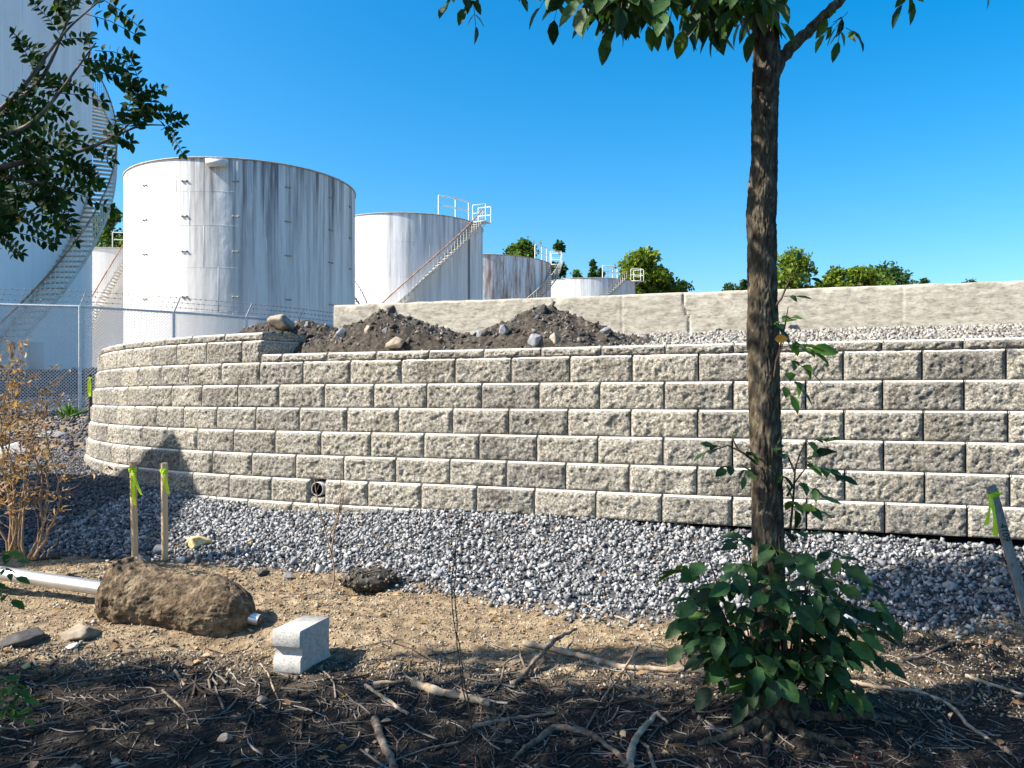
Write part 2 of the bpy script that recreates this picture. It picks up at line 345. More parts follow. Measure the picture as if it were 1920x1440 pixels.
# ---------------------------------------------------------------- retaining wall
rw_o = np.array([0., 6.2, EZ - 1.1])
RW = thing('retaining_wall', 'curved retaining wall of split-face grey concrete blocks in stepped courses above the gravel', 'wall', rw_o)
def block(mb, s0, s1, zb, zt, off, seed, nx=34, nzv=16, deep=.28, gap=.006):
    s0 += gap; s1 -= gap; h = zt - zb
    cu = .011 / (s1 - s0); cb = .019 / h
    u = np.concatenate([[0, 0, cu * .5], np.linspace(cu, 1 - cu, nx), [1 - cu * .5, 1, 1]]); v = np.concatenate([[0, 0], np.linspace(.02, 1 - cb, nzv), [1 - cb * .85, 1, 1, 1]])
    # keep chamfer rows exact
    U, Vv = np.meshgrid(u, v); Sx = s0 + (s1 - s0) * U; Z = zb + .002 + (h - .004) * Vv
    L_ = s1 - s0; eu = np.minimum(U, 1 - U) * L_; ev = np.minimum(Vv * h, (1 - Vv) * h - .017)
    e = np.clip(np.minimum(eu - .010, ev) / .010, 0, 1)
    P = np.stack([Sx, Z, Sx * 0 + seed * 3.7], -1).reshape(-1, 3)
    n = fbm(P, 9, 3, 5, .55).reshape(U.shape) * .55 + fbm(P, 40, 4, 9, .75).reshape(U.shape) * 1.0
    rid = (np.abs(vn(P @ np.array([[1, .6, 0], [-.5, 1, 0], [0, 0, 1]]), 26, 77)).reshape(U.shape)) * .5
    d = off + e * (.011 + .021 * n - .010 * rid) - np.clip((.011 - eu) / .011, 0, 1) * .006
    d = d - np.clip((Vv * h - (h - .016)) / .016, 0, 1) * .015
    d[0, :] = off - deep; d[1, :] = off - .002; d[-1, :] = off - deep; 
    d[:, 0] = off - deep; d[:, -1] = off - deep; d[:, 1] = np.where(d[:, 1] > off - .1, off - .003, d[:, 1]); d[:, -2] = np.where(d[:, -2] > off - .1, off - .003, d[:, -2])
    x, y, t = wp(Sx); X = x - np.sin(t) * d; Y = y - np.cos(t) * d
    mb.grid(np.stack([X, Y, Z], -1)[:, ::-1])
def course_blocks(phase, s_lo, s_hi):
    i = math.floor((s_lo - 1.0) / BL - phase); out = []
    while True:
        a = 1.0 + (i + phase) * BL; b = a + BL; i += 1
        if a >= s_hi - .02: break
        if b <= s_lo + .02: continue
        out.append((max(a, s_lo), min(b, s_hi), i))
    return out
S_END = 15.5; S_STEP = 1.0 + 12 * BL     # the raised part begins at px 487
PIPE_S = None
for k in range(1, 8):
    zt = ZC3 + (3 - k) * BH; off = SETB * (k - 3); ph = 0 if k % 2 == 1 else .5
    if k in (1, 3, 5, 7): ph = 0.0
    mb = MB(); lo = -2.6; hi = S_END
    if k == 7: lo = 1.0 + 8 * BL
    for a, b, i in course_blocks(ph, lo, hi):
        if k == 6 and abs(b - (1.0 + 10.5 * BL)) < .05: b -= .075; PIPE_S = b
        if k == 6 and abs(a - (1.0 + 10.5 * BL)) < .05: a += .075
        fine = a < 11.5
        block(mb, a, b, zt - BH, zt, off, k * 31 + i, 40 if fine else 10, 18 if fine else 6)
    mb.build('block_course', M_block, RW)
CAPT = .072
mb = MB()
for a, b, i in course_blocks(.5, -2.6, S_STEP): block(mb, a, b, ZC3 + 2 * BH, ZC3 + 2 * BH + CAPT, -SETB * 3 + .012, 700 + i, 40, 9, .3)
mb.build('cap_course', M_blockc, RW)
mb = MB()
for a, b, i in course_blocks(.5, S_STEP, S_END): block(mb, a, b, ZC3 + 2 * BH, ZC3 + 3 * BH, -SETB * 3, 800 + i, 34, 18, .3)
mb.build('raised_course', M_block, RW)
mb = MB()
for a, b, i in course_blocks(0, S_STEP, S_END): block(mb, a, b, ZC3 + 3 * BH, ZC3 + 3 * BH + CAPT, -SETB * 4 + .012, 900 + i, 34, 9, .3)
mb.build('cap_course', M_blockc, RW)
# end return: blocks turned back into the bank
def return_block(mb, z0, z1, ln, off, seed):
    x0, y0, t = wp(S_STEP, off); out = np.array([-math.sin(t), -math.cos(t)]); right = np.array([math.cos(t), -math.sin(t)])
    nu, nv = 30, 14; u = np.concatenate([[0], np.linspace(0, 1, nu), [1]]); v = np.concatenate([[0], np.linspace(0, 1, nv), [1]])
    U, V_ = np.meshgrid(u, v); Z = z0 + (z1 - z0) * V_
    e = np.clip(np.minimum(np.minimum(U, 1 - U) * ln - .01, np.minimum(V_, 1 - V_) * (z1 - z0) - .012) / .014, 0, 1)
    P = np.stack([U * ln, Z, U * 0 + seed], -1).reshape(-1, 3)
    d = e * (.012 + .02 * fbm(P, 30, 4, 3, .65).reshape(U.shape)); d[0] = d[-1] = -.25; d[:, 0] = d[:, -1] = -.25
    rot = .30   # turned a little toward the viewer
    dirb = -out * math.cos(rot) + right * math.sin(rot); nrm = np.array([-dirb[1], dirb[0]]); nrm = nrm if nrm @ right > 0 else -nrm
    X = x0 + dirb[0] * U * ln + nrm[0] * d; Y = y0 + dirb[1] * U * ln + nrm[1] * d
    mb.grid(np.stack([X, Y, Z], -1))
mb = MB(); return_block(mb, ZC3 + 2 * BH + .005, ZC3 + 3 * BH - .003, .46, -SETB * 3 - .01, 3); return_block(mb, ZC3 + 3 * BH + .003, ZC3 + 3 * BH + CAPT - .002, .44, -SETB * 4, 5)
mb.build('end_return', M_block, RW)
# drain pipe in a square notch, the shade inside painted black
px_, py_, pt_ = wp(PIPE_S + .075, SETB * 3); out = np.array([-math.sin(pt_), -math.cos(pt_), 0]); zc = ZC3 - 3 * BH - .082
cen = np.array([px_, py_, zc]); rt = np.array([math.cos(pt_), -math.sin(pt_), 0]); th = np.linspace(0, 2 * math.pi, 29)
mb = MB()
ring = lambda r, o: cen + out * o + r * (np.cos(th)[:, None] * rt + np.sin(th)[:, None] * np.array([0, 0, 1]))
mb.grid(np.stack([ring(.054, -.012), ring(.054, .0), ring(.059, .0), ring(.059, -.2)]))
pipe = mb.build('drain_pipe', M_grey, RW, smooth=False)
mb = MB(); mb.grid(np.stack([ring(.001, -.19), ring(.0538, -.19), ring(.0538, -.012)])); mb.build('pipe_bore', M_recess_shade, pipe)
mb = MB(); Mx = np.column_stack([rt, -out, [0, 0, 1]]); mb.box(cen - out * .22, (.2, .02, .2), M=Mx); mb.build('recess_shade_plate', M_recess_shade, pipe)  # black plate stands for the shade behind the pipe
mb = MB(); block(mb, PIPE_S, PIPE_S + .15, ZC3 - 4 * BH, ZC3 - 4 * BH + .055, SETB * 3, 4, 12, 5, .2); mb.build('filler_block', M_block, RW)

# ---------------------------------------------------------------- backfill on top of the wall
dd = np.concatenate([np.linspace(.22, 2.6, 90), [2.9, 3.2, 3.4]]); sv = np.arange(-2.6, 12.4, .035)
SG, DG = np.meshgrid(sv, dd)
x, y, t = wp(SG); X = x + np.sin(t) * DG; Y = y + np.cos(t) * DG
def fillz(S, D):
    base = EZ - .0815 + 2 * BH + CAPT - .045   # just under the cap top
    return base + .25 * np.clip((D - .3) / 1.5, 0, 1) + .13 * np.clip((S - S_STEP) / .5, 0, 1) * (D < 9)
Z = fillz(SG, DG) + .012 * fbm(np.stack([X, Y, X * 0], -1).reshape(-1, 3), 12, 4, 8).reshape(X.shape)
Z = Z - np.clip((DG - 2.7) / .7, 0, 1) * 1.5
M_fill = mat('backfill_gravel_bed', [(.10, .095, .085), (.24, .22, .19), (.36, .34, .3)], 30, 1, .01, 90)
MB().grid(np.stack([X, Y, Z], -1)[::-1]).build('backfill', M_fill, None, kind='structure')
M_inner = (wp(sv, -.2)[0], wp(sv, -.2)[1])

# ---------------------------------------------------------------- stones
PHI = (1 + 5 ** .5) / 2
ICO = np.array([[-1, PHI, 0], [1, PHI, 0], [-1, -PHI, 0], [1, -PHI, 0], [0, -1, PHI], [0, 1, PHI], [0, -1, -PHI], [0, 1, -PHI], [PHI, 0, -1], [PHI, 0, 1], [-PHI, 0, -1], [-PHI, 0, 1]]) / 1.902
ICF = np.array([[0, 11, 5], [0, 5, 1], [0, 1, 7], [0, 7, 10], [0, 10, 11], [1, 5, 9], [5, 11, 4], [11, 10, 2], [10, 7, 6], [7, 1, 8], [3, 9, 4], [3, 4, 2], [3, 2, 6], [3, 6, 8], [3, 8, 9], [4, 9, 5], [2, 4, 11], [6, 2, 10], [8, 6, 7], [9, 8, 1]])
OCT = np.array([[1, 0, 0], [-1, 0, 0], [0, 1, 0], [0, -1, 0], [0, 0, 1], [0, 0, -1]], float)
OCF = np.array([[0, 2, 4], [2, 1, 4], [1, 3, 4], [3, 0, 4], [2, 0, 5], [1, 2, 5], [3, 1, 5], [0, 3, 5]])
CUB = np.array([[-1, -1, -1], [1, -1, -1], [1, 1, -1], [-1, 1, -1], [-1, -1, 1], [1, -1, 1], [1, 1, 1], [-1, 1, 1]]) / 1.5
CUF = np.array([[0, 2, 1], [0, 3, 2], [4, 5, 6], [4, 6, 7], [0, 1, 5], [0, 5, 4], [1, 2, 6], [1, 6, 5], [2, 3, 7], [2, 7, 6], [3, 0, 4], [3, 4, 7]])
def rotm(n, flat=1.0):
    q = rng.normal(size=(n, 4)); q[:, 1:3] *= flat; q /= np.linalg.norm(q, axis=1)[:, None]; w, x, y, z = q.T
    return np.stack([1 - 2 * (y * y + z * z), 2 * (x * y - z * w), 2 * (x * z + y * w), 2 * (x * y + z * w), 1 - 2 * (x * x + z * z), 2 * (y * z - x * w), 2 * (x * z - y * w), 2 * (y * z + x * w), 1 - 2 * (x * x + y * y)], -1).reshape(n, 3, 3)
def stones(mb, C, r, tmpl='cub', asp=(1.25, .85, .6), flat=1.0):
    n = len(C); T, Fq = {'ico': (ICO, ICF), 'oct': (OCT, OCF), 'cub': (CUB, CUF)}[tmpl]
    V = (T[None] + rng.uniform(-.3, .3, (n, len(T), 3))) * (rng.uniform(.6, 1.15, (n, len(T), 1))) * (np.array(asp) * rng.uniform(.75, 1.25, (n, 3)))[:, None, :]
    V = np.einsum('nij,nkj->nki', rotm(n, flat), V) * r[:, None, None] + C[:, None, :]
    Fn = Fq[None] + (np.arange(n) * len(T))[:, None, None]
    mb.add(V.reshape(-1, 3), Fn.reshape(-1, 3)); return mb
def scatter(n, x0, x1, y0, y1, keep):
    X = rng.uniform(x0, x1, n); Y = rng.uniform(y0, y1, n); m = keep(X, Y); return X[m], Y[m]
def jit(X): return .16 * fbm(np.stack([X, X * 0, X * 0], -1), 2.5, 2, 5)
# main stone bed
X, Y = scatter(76000, -3.6, 3.9, 4.0, 8.4, lambda X, Y: (Y > gbound(X) - .10 + .20 * fbm(np.stack([X, Y, X * 0], -1), 3, 3, 8)) & (Y < Yw(X) + .10) & (X > -.62 * Y - .3) & (rng.uniform(size=len(X)) < np.clip((Y - gbound(X)) / .30 + .33, .03, 1)))
r = .006 + .015 * rng.uniform(size=len(X)) ** 1.6; r = r * np.where(rng.uniform(size=len(X)) < .03, 1.7, 1)
mb = stones(MB(), np.stack([X, Y, ground_z(X, Y) + r * .45 + rng.uniform(0, .010, len(X))], -1), r); mb.build('gravel', M_grav, None, kind='stuff', label='bed of angular blue-grey crushed stone sloping up to the foot of the block wall', category='gravel')
# left bank: darker soil mix, with the deep shadow put into the stone colour
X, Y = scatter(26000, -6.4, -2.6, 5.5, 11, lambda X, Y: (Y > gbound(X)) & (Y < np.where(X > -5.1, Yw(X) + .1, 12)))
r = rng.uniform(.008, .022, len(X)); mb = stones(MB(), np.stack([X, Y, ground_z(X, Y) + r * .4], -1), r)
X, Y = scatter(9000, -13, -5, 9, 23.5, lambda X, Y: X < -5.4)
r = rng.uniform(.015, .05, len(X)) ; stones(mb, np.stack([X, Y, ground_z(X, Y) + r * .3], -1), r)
mb.build('gravel', M_grav_shade, None, kind='stuff', label='coarse grey stone spread left of the curved end of the block wall', category='gravel')
# pale gravel on the backfill
S_ = rng.uniform(-2.5, 11.5, 24000); D_ = rng.uniform(.26, 2.1, 24000); m = rng.uniform(size=24000) < np.where(S_ < 4.2, 1, .35); S_, D_ = S_[m], D_[m]
x, y, t = wp(S_); C = np.stack([x + np.sin(t) * D_, y + np.cos(t) * D_, fillz(S_, D_)], -1); r = rng.uniform(.008, .022, len(C)); C[:, 2] += r * .6
stones(MB(), C, r).build('gravel', M_grav_up, None, kind='stuff', label='pale crushed stone backfill between the block wall cap and the concrete wall', category='gravel')
# soil crumbs
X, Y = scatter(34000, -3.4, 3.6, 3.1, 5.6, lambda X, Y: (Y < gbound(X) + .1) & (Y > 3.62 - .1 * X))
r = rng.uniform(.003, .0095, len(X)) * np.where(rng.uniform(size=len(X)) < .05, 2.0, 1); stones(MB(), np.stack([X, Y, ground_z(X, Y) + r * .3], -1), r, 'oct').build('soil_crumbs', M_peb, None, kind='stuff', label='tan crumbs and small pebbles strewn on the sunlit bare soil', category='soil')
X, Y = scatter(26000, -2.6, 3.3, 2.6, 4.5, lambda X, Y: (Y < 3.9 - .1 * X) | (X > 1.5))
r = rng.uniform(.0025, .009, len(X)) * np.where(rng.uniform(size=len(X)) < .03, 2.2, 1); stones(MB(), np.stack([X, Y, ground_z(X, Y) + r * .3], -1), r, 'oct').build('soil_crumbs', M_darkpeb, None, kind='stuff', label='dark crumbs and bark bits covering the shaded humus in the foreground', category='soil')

def ico_sphere(lv):
    V = [tuple(v) for v in ICO]; Fs = ICF.tolist()
    for _ in range(lv):
        nf = []; cache = {}
        def mid(a, b):
            k = (min(a, b), max(a, b))
            if k not in cache:
                v = np.array(V[a]) + np.array(V[b]); v /= np.linalg.norm(v); V.append(tuple(v)); cache[k] = len(V) - 1
            return cache[k]
        for a, b, c in Fs:
            d, e, f = mid(a, b), mid(b, c), mid(c, a); nf += [(a, d, f), (b, e, d), (c, f, e), (d, e, f)]
        Fs = nf
    return np.array(V), np.array(Fs)
SPH = ico_sphere(3)
def rock(name, loc, size, mt, label, cat='rock', rz=0, planes=15, tilt=0, group=None, rough=.025, bury=.22):
    V, Fs = SPH; planes += 3; q_ = np.arange(planes) + .5; ph_ = np.arccos(1 - 2 * q_ / planes); tt_ = math.pi * (1 + 5 ** .5) * q_ + rng.uniform(0, 6); n = np.stack([np.cos(tt_) * np.sin(ph_), np.sin(tt_) * np.sin(ph_), np.cos(ph_)], -1) + rng.normal(size=(planes, 3)) * .28; n = n @ rotm(1)[0].T; n /= np.linalg.norm(n, axis=1)[:, None]; d = rng.uniform(.56, .92, planes)
    dots = V @ n.T; rr = np.where(dots > .05, d / np.maximum(dots, .05), 9).min(1); rr = np.minimum(rr, 1.15)
    P = V * rr[:, None]; P = P + V * (rough * fbm(V + rng.uniform(0, 50), 4, 3, 2))[:, None]
    P = P * np.array(size) / 2
    ct, st = math.cos(tilt), math.sin(tilt); P = P @ np.array([[ct, 0, -st], [0, 1, 0], [st, 0, ct]]).T
    c, s_ = math.cos(rz), math.sin(rz); P = P @ np.array([[c, -s_, 0], [s_, c, 0], [0, 0, 1]]).T
    zmin = P[:, 2].min()
    P = P + np.array([loc[0], loc[1], loc[2] - zmin - bury * size[2]])
    o = MB().add(P, Fs).build(name, mt, None, loc=loc); o['label'] = label; o['category'] = cat
    if group: o['group'] = group
    return o
def gp(px, py):   # ground point under a pixel (soil plane / gravel by iteration)
    Y = 4.5
    for _ in range(30):
        X = (px - 960) / F * Y; z = float(gz(np.array([X]), np.array([Y]))[0]) - EZ
        Yn = -z * F / max(py - Y0, 5); Y = .6 * Y + .4 * Yn
    return (px - 960) / F * Y, Y
def grock(px, py, wpx, hpx, mt, label, dp=1.0, **k):
    x, y = gp(px, py); s_ = y / F
    return rock(k.pop('name', 'rock'), (x, y, gz1(x, y)), (wpx * s_, wpx * s_ * dp, hpx * s_ * 1.25), mt, label, **k)

# ---------------------------------------------------------------- cast concrete wall behind
A = np.array([-1.93, 8.65]); B = np.array([4.4, 6.85]); u_ = (B - A) / np.linalg.norm(B - A); B2 = B + u_ * 3.5; Lw = np.linalg.norm(B2 - A)
nrm = np.array([u_[1], -u_[0]])
CW = thing('concrete_wall', 'long pale cast concrete wall standing on the gravel behind the block retaining wall', 'wall', (A[0], A[1], EZ + .4))
nu, nv = 760, 66; uu = np.linspace(0, Lw, nu); zz = np.linspace(-.3, 1.0, nv)
UU, ZV = np.meshgrid(uu, zz); P = np.stack([UU, ZV, UU * 0], -1).reshape(-1, 3)
d = .004 * fbm(P, .8, 2, 4).reshape(UU.shape) + .0018 * fbm(P * np.array([1, 3, 1]), 24, 4, 6, .7).reshape(UU.shape)
pit = fbm(P * np.array([1, 2.2, 1]), 13, 3, 44).reshape(UU.shape); d -= .003 * np.clip(pit - .40, 0, .2) / .2; d -= .004 * (fbm(P * np.array([1, 1.6, 1]), 36, 2, 47).reshape(UU.shape) > .55)
d -= .02 * np.clip(vn(P, 9, 71).reshape(UU.shape) - .1, 0, 1) * np.clip((ZV - .93) / .07, 0, 1)      # chipped top edge
uj = 3.0 + .12; d -= .006 * np.exp(-((UU - uj) / .010) ** 2); d -= .005 * np.exp(-((UU - 5.62) / .009) ** 2)
uc = 3.72 + .03 * vn(np.stack([ZV.ravel() * 0, ZV.ravel(), ZV.ravel() * 0], -1), 12, 3).reshape(UU.shape) - .16 * (ZV - 1.0) * (ZV < .8) * .8
d -= .02 * np.exp(-((UU - uc) / .008) ** 2)
topz = ZV + np.where(ZV > .985, .004 * vn(P, 7, 9).reshape(UU.shape), 0)
front = np.stack([A[0] + u_[0] * UU + nrm[0] * d, A[1] + u_[1] * UU + nrm[1] * d, EZ + topz], -1)
back = front[-1] - np.array([nrm[0], nrm[1], 0]) * .25; bb = back.copy(); bb[:, 2] = EZ - .3
ed = front[-1] - np.array([nrm[0], nrm[1], 0]) * .015; ed[:, 2] += .010
mb = MB().grid(np.concatenate([front, ed[None], back[None], bb[None]]))
e0 = front[:, 0]; e1 = e0 - np.array([nrm[0], nrm[1], 0]) * .25; rgh = np.array([-u_[0], -u_[1], 0]) * .01
mid = e0 - np.array([nrm[0], nrm[1], 0]) * .12 + rgh + .012 * vn(e0 * 1.0, 18, 5)[:, None] * np.array([1, 0, 0]); mb.grid(np.stack([e0, mid, e1]))
mb.build('wall_panel', M_conc, CW)

# ---------------------------------------------------------------- soil heaps on the backfill
def heap(name, label, x0, x1, y0, y1, peaks, step=.016):
    xs_ = np.arange(x0, x1, step); ys_ = np.arange(y0, y1, step); X, Y = np.meshgrid(xs_, ys_); P = np.stack([X, Y, X * 0], -1).reshape(-1, 3)
    h = np.full(X.shape, -9.)
    for (cx, cy, pz, sx, sy) in peaks:
        q = pz - np.sqrt((sx * (X - cx)) ** 2 + (sy * (Y - cy)) ** 2 + .0016); h = np.maximum(h, q)
    n = .05 * fbm(P, 4, 3, 6).reshape(X.shape) + .045 * fbm(P, 16, 4, 7, .6).reshape(X.shape) + .012 * np.abs(fbm(P, 60, 2, 17)).reshape(X.shape)
    inner = (Y - (Yw(X) + .22 + .10)) ; h = h + n + np.minimum(0, (inner - .22) * .9)
    Z = EZ + h
    # clip away what lies well below the backfill
    keep = (Z > EZ + .30)
    I = np.arange(X.size).reshape(X.shape); k4 = keep[:-1, :-1] | keep[:-1, 1:] | keep[1:, 1:] | keep[1:, :-1]
    f = np.stack([I[:-1, :-1], I[:-1, 1:], I[1:, 1:], I[1:, :-1]], -1)[k4]
    used = np.unique(f); mp = np.full(X.size, -1); mp[used] = np.arange(len(used))
    V = np.stack([X, Y, Z], -1).reshape(-1, 3)[used]
    T = thing(name, label, 'soil heap', (float(V[:, 0].mean()), float(V[:, 1].mean()), EZ + .35))
    MB().add(V, mp[f]).build('heap_body', M_soil_pile, T)
    n_ = int(len(V) * .10); idx = rng.choice(len(V), n_); C = V[idx]; C = C[C[:, 2] > EZ + .36]; r = rng.uniform(.006, .02, len(C)) * np.where(rng.uniform(size=len(C)) < .10, 2.1, 1)
    stones(MB(), C + np.array([0, 0, .004]), r).build('clods', M_clod, T, kind='stuff'); return T
heap('soil_heap', 'dark stony soil heap with a broad ridge at the left end of the concrete wall', -2.3, .1, 6.3, 8.6, [(-1.12, 7.35, .83, .50, .62), (-.75, 7.4, .70, .55, .7), (-1.6, 7.3, .62, .5, .7), (-.35, 7.2, .60, .42, .7), (-.6, 7.2, .62, .4, .6), (-1.75, 7.3, .60, .42, .6)])
heap('soil_heap', 'dark soil heap with big grey stones, the right one before the concrete wall', -.5, 2.1, 6.0, 8.0, [(.27, 7.22, .84, .46, .58), (.62, 7.1, .72, .45, .6), (-.1, 7.2, .68, .45, .6), (.95, 7.0, .60, .36, .6), (-.35, 7.15, .60, .4, .6), (1.35, 6.9, .50, .3, .7)])
heap('soil_heap', 'low dark soil heap just behind the stepped end blocks of the retaining wall', -3.2, -1.5, 7.0, 9.2, [(-2.08, 8.15, .81, .42, .5), (-2.4, 8.0, .79, .42, .6), (-1.8, 8.0, .70, .5, .6)])
from mathutils.bvhtree import BVHTree
bpy.context.view_layer.update()
TREES = []
for o_ in list(bpy.data.objects):
    if o_.name.split('.')[0] in ('heap_body', 'backfill', 'wall_panel'):
        mw = o_.matrix_world; TREES.append(BVHTree.FromPolygons([mw @ v.co for v in o_.data.vertices], [tuple(p.vertices) for p in o_.data.polygons]))
def hit(px, py):
    d = Vector(((px - 960) / F, 1, (Y0 - py) / F)).normalized(); best = None
    for t_ in TREES:
        h_ = t_.ray_cast(Vector((0, 0, EZ)), d)
        if h_[0] is not None and (best is None or h_[3] < best[3]): best = h_
    return best[0] if best else None
def hrock(px, py, Y, w, h, mt, label, **k):
    q = hit(px, py + h * .35)
    if q is not None: Y = q.y
    s_ = Y / F; p = PX(px, py, Y)
    if q is not None: p[2] = q.z
    return rock('rock', (p[0], p[1] + h * s_ * .2, p[2] - h * s_ * .1), (w * s_, w * s_ * .9, h * s_ * 1.15), mt, label, **k)
hrock(521, 606, 7.9, 52, 34, M_rockt, 'large pale slab of rock leaning up behind the stepped end blocks', tilt=-.5, planes=8, bury=.1)
hrock(576, 606, 7.55, 15, 20, M_rockg, 'upright grey stone low on the left soil heap beside the wall end')
hrock(547, 645, 7.2, 14, 16, M_rockt, 'small brown stone beside the end block on the low soil heap')
hrock(742, 640, 6.85, 42, 26, M_rockt, 'tan angular boulder on the cap below the left soil heap', planes=11)
hrock(640, 622, 7.0, 30, 24, M_rockg, 'grey tilted stone at the left end of the concrete wall', tilt=.5)
hrock(690, 618, 7.0, 15, 20, M_rockt, 'small brown stone halfway up the left soil heap')
hrock(722, 618, 7.05, 16, 14, M_rockg, 'pale grey chip high on the front of the left soil heap')
hrock(782, 603, 7.15, 28, 18, M_rockd, 'dark flat stone on the right shoulder of the left soil heap')
hrock(735, 577, 7.38, 24, 18, M_rockd, 'dark clod perched on the peak of the left soil heap', tilt=-.4)
hrock(899, 622, 6.9, 16, 20, M_rockg, 'bluish split stone in the dip between the two soil heaps')
hrock(945, 618, 6.85, 22, 20, M_rockg, 'bluish grey stone on the left flank of the right soil heap', planes=11)
hrock(1003, 632, 6.65, 32, 32, M_rockg, 'big grey block of stone at the foot of the right soil heap', planes=11)
hrock(1041, 633, 6.6, 22, 30, M_rockt, 'pale tan pointed stone beside the big grey block on the right soil heap', planes=11)
hrock(1090, 622, 6.65, 18, 18, M_rockd, 'dark bluish stone right of the pale pointed stone')
hrock(1135, 617, 6.7, 20, 18, M_rockg, 'grey stone at the right tail of the right soil heap')
hrock(1017, 578, 7.2, 26, 24, M_rockd, 'dark earthy chunk on the peak of the right soil heap', tilt=.5)
hrock(1350, 618, 6.9, 18, 14, M_rockd, 'lone dark pointed stone against the foot of the concrete wall', planes=10)
hrock(1485, 609, 6.8, 26, 12, M_rockg, 'low grey stone against the concrete wall right of the tree trunk')

# ---------------------------------------------------------------- storage tanks
def seg_ray(C, Rr, px):
    d = np.array([(px - 960) / F, 1.0]); d /= np.linalg.norm(d); b = d @ C; q = C @ C - b * b; q = Rr * Rr - q
    if q < 0: q = 0
    P = d * (b - math.sqrt(q)); v = P - C; return math.atan2(v[1], v[0]), P
def tangent_angle(C, Rr, right=True):
    D = math.hypot(*C); a = math.asin(Rr / D); c = math.atan2(C[0], C[1]); g_ = c + (a if right else -a)
    T = np.array([math.sin(g_), math.cos(g_)]) * D * math.cos(a); v = T - C; return math.atan2(v[1], v[0])
def tank(name, label, C, Rr, zt, zb, mt, seams, seed=0):
    C = np.array(C, float); zt += EZ; zb += EZ
    T = thing(name, label, 'storage tank', (C[0], C[1], zb), 'white storage tanks in the tank yard')
    n = 240; th = np.linspace(0, 2 * math.pi, n + 1)
    def rg(r, z): return np.stack([C[0] + r * np.cos(th), C[1] + r * np.sin(th), th * 0 + z], -1)
    rows = [rg(Rr, zb - .3)]
    for s_ in seams:
        z = zt - s_; 
    zs = sorted([zt - s_ for s_ in seams])
    rows += [rg(Rr, zt)]
    mb = MB().grid(np.stack(rows))
    for z in zs: mb.grid(np.stack([rg(Rr - .002, z - .012), rg(Rr + .005, z - .008), rg(Rr + .005, z + .008), rg(Rr - .002, z + .012)]))
    # vertical weld seams, staggered per ring
    zz_ = [zb] + zs + [zt]
    for i in range(len(zz_) - 1):
        for a in np.arange(0, 2 * math.pi, 2 * math.pi / max(6, int(Rr * 2.2))):
            a += i * .37 + seed; p = C + (Rr - .005) * np.array([math.cos(a), math.sin(a)]); mb.box((p[0], p[1], (zz_[i] + zz_[i + 1]) / 2), (.02, .02, zz_[i + 1] - zz_[i]), rz=a)
    mb.build('shell', mt, T, smooth=False)
    mb = MB().grid(np.stack([rg(Rr - .002, zt - .06), rg(Rr + .06, zt - .06), rg(Rr + .06, zt), rg(Rr + .0, zt + .004)])); mb.build('rim', M_rim, T)
    cz = np.array([[C[0], C[1], zt + Rr * .05]]); V = np.concatenate([rg(Rr, zt + .003)[:-1], cz]); MB().add(V, [(i, (i + 1) % n, n) for i in range(n)]).build('roof', mt, T)
    return T, C
M_rim = mat('rim_steel', [(.25, .22, .18), (.5, .47, .42)], 6, .8)
def stair(T, C, Rr, a0, a1, z0, z1, w=.72, step=.2, rail=M_rustrail, thick=.035, tm=None, rr=.028):
    z0 += EZ; z1 += EZ; n = int(abs(z1 - z0) / step); mb = MB(); bal = MB()
    r_in = Rr + .03; P1 = []; P2 = []; P3 = []
    for i in range(n + 1):
        f = i / n; a = a0 + (a1 - a0) * f; z = z0 + (z1 - z0) * f; c = np.array([C[0] + (r_in + w / 2) * math.cos(a), C[1] + (r_in + w / 2) * math.sin(a), z])
        mb.box(c, (w, .26, thick), rz=a)
        for r, l in ((r_in + w, P1), (r_in + w, P2), (r_in, P3)):
            l.append([C[0] + r * math.cos(a), C[1] + r * math.sin(a), z])
        bal.tube([[C[0] + (r_in + w) * math.cos(a), C[1] + (r_in + w) * math.sin(a), z], [C[0] + (r_in + w) * math.cos(a), C[1] + (r_in + w) * math.sin(a), z + 1.0]], .016, 4, False)
    st = mb.build('stair', tm or M_tread, T)
    P1 = np.array(P1); sb = MB()
    lo = P1 - [0, 0, .16]; hi = P1 + [0, 0, .03]; sb.grid(np.stack([lo, hi])); P3 = np.array(P3); sb.grid(np.stack([P3 - [0, 0, .1], P3 + [0, 0, .02]])); sb.build('stringer', tm or M_tread, st)
    MB().tube(P1 + [0, 0, 1.0], rr, 6).build('handrail', rail, st)
    bal.build('baluster', M_rail, st)
    return st
def rim_rail(T, C, Rr, a0, a1, zt, n=3, h=1.05, rad=.035, mid=True):
    zt += EZ; aa = np.linspace(a0, a1, max(8, n * 3)); pt = lambda a, z: [C[0] + Rr * math.cos(a), C[1] + Rr * math.sin(a), z]
    mb = MB(); mb.tube([pt(a, zt + h) for a in aa], rad, 6)
    if mid: mb.tube([pt(a, zt + h * .52) for a in aa], rad * .8, 6)
    for a in np.linspace(a0, a1, n): mb.tube([pt(a, zt - .05), pt(a, zt + h)], rad, 6)
    return mb.build('top_railing', M_rail, T)
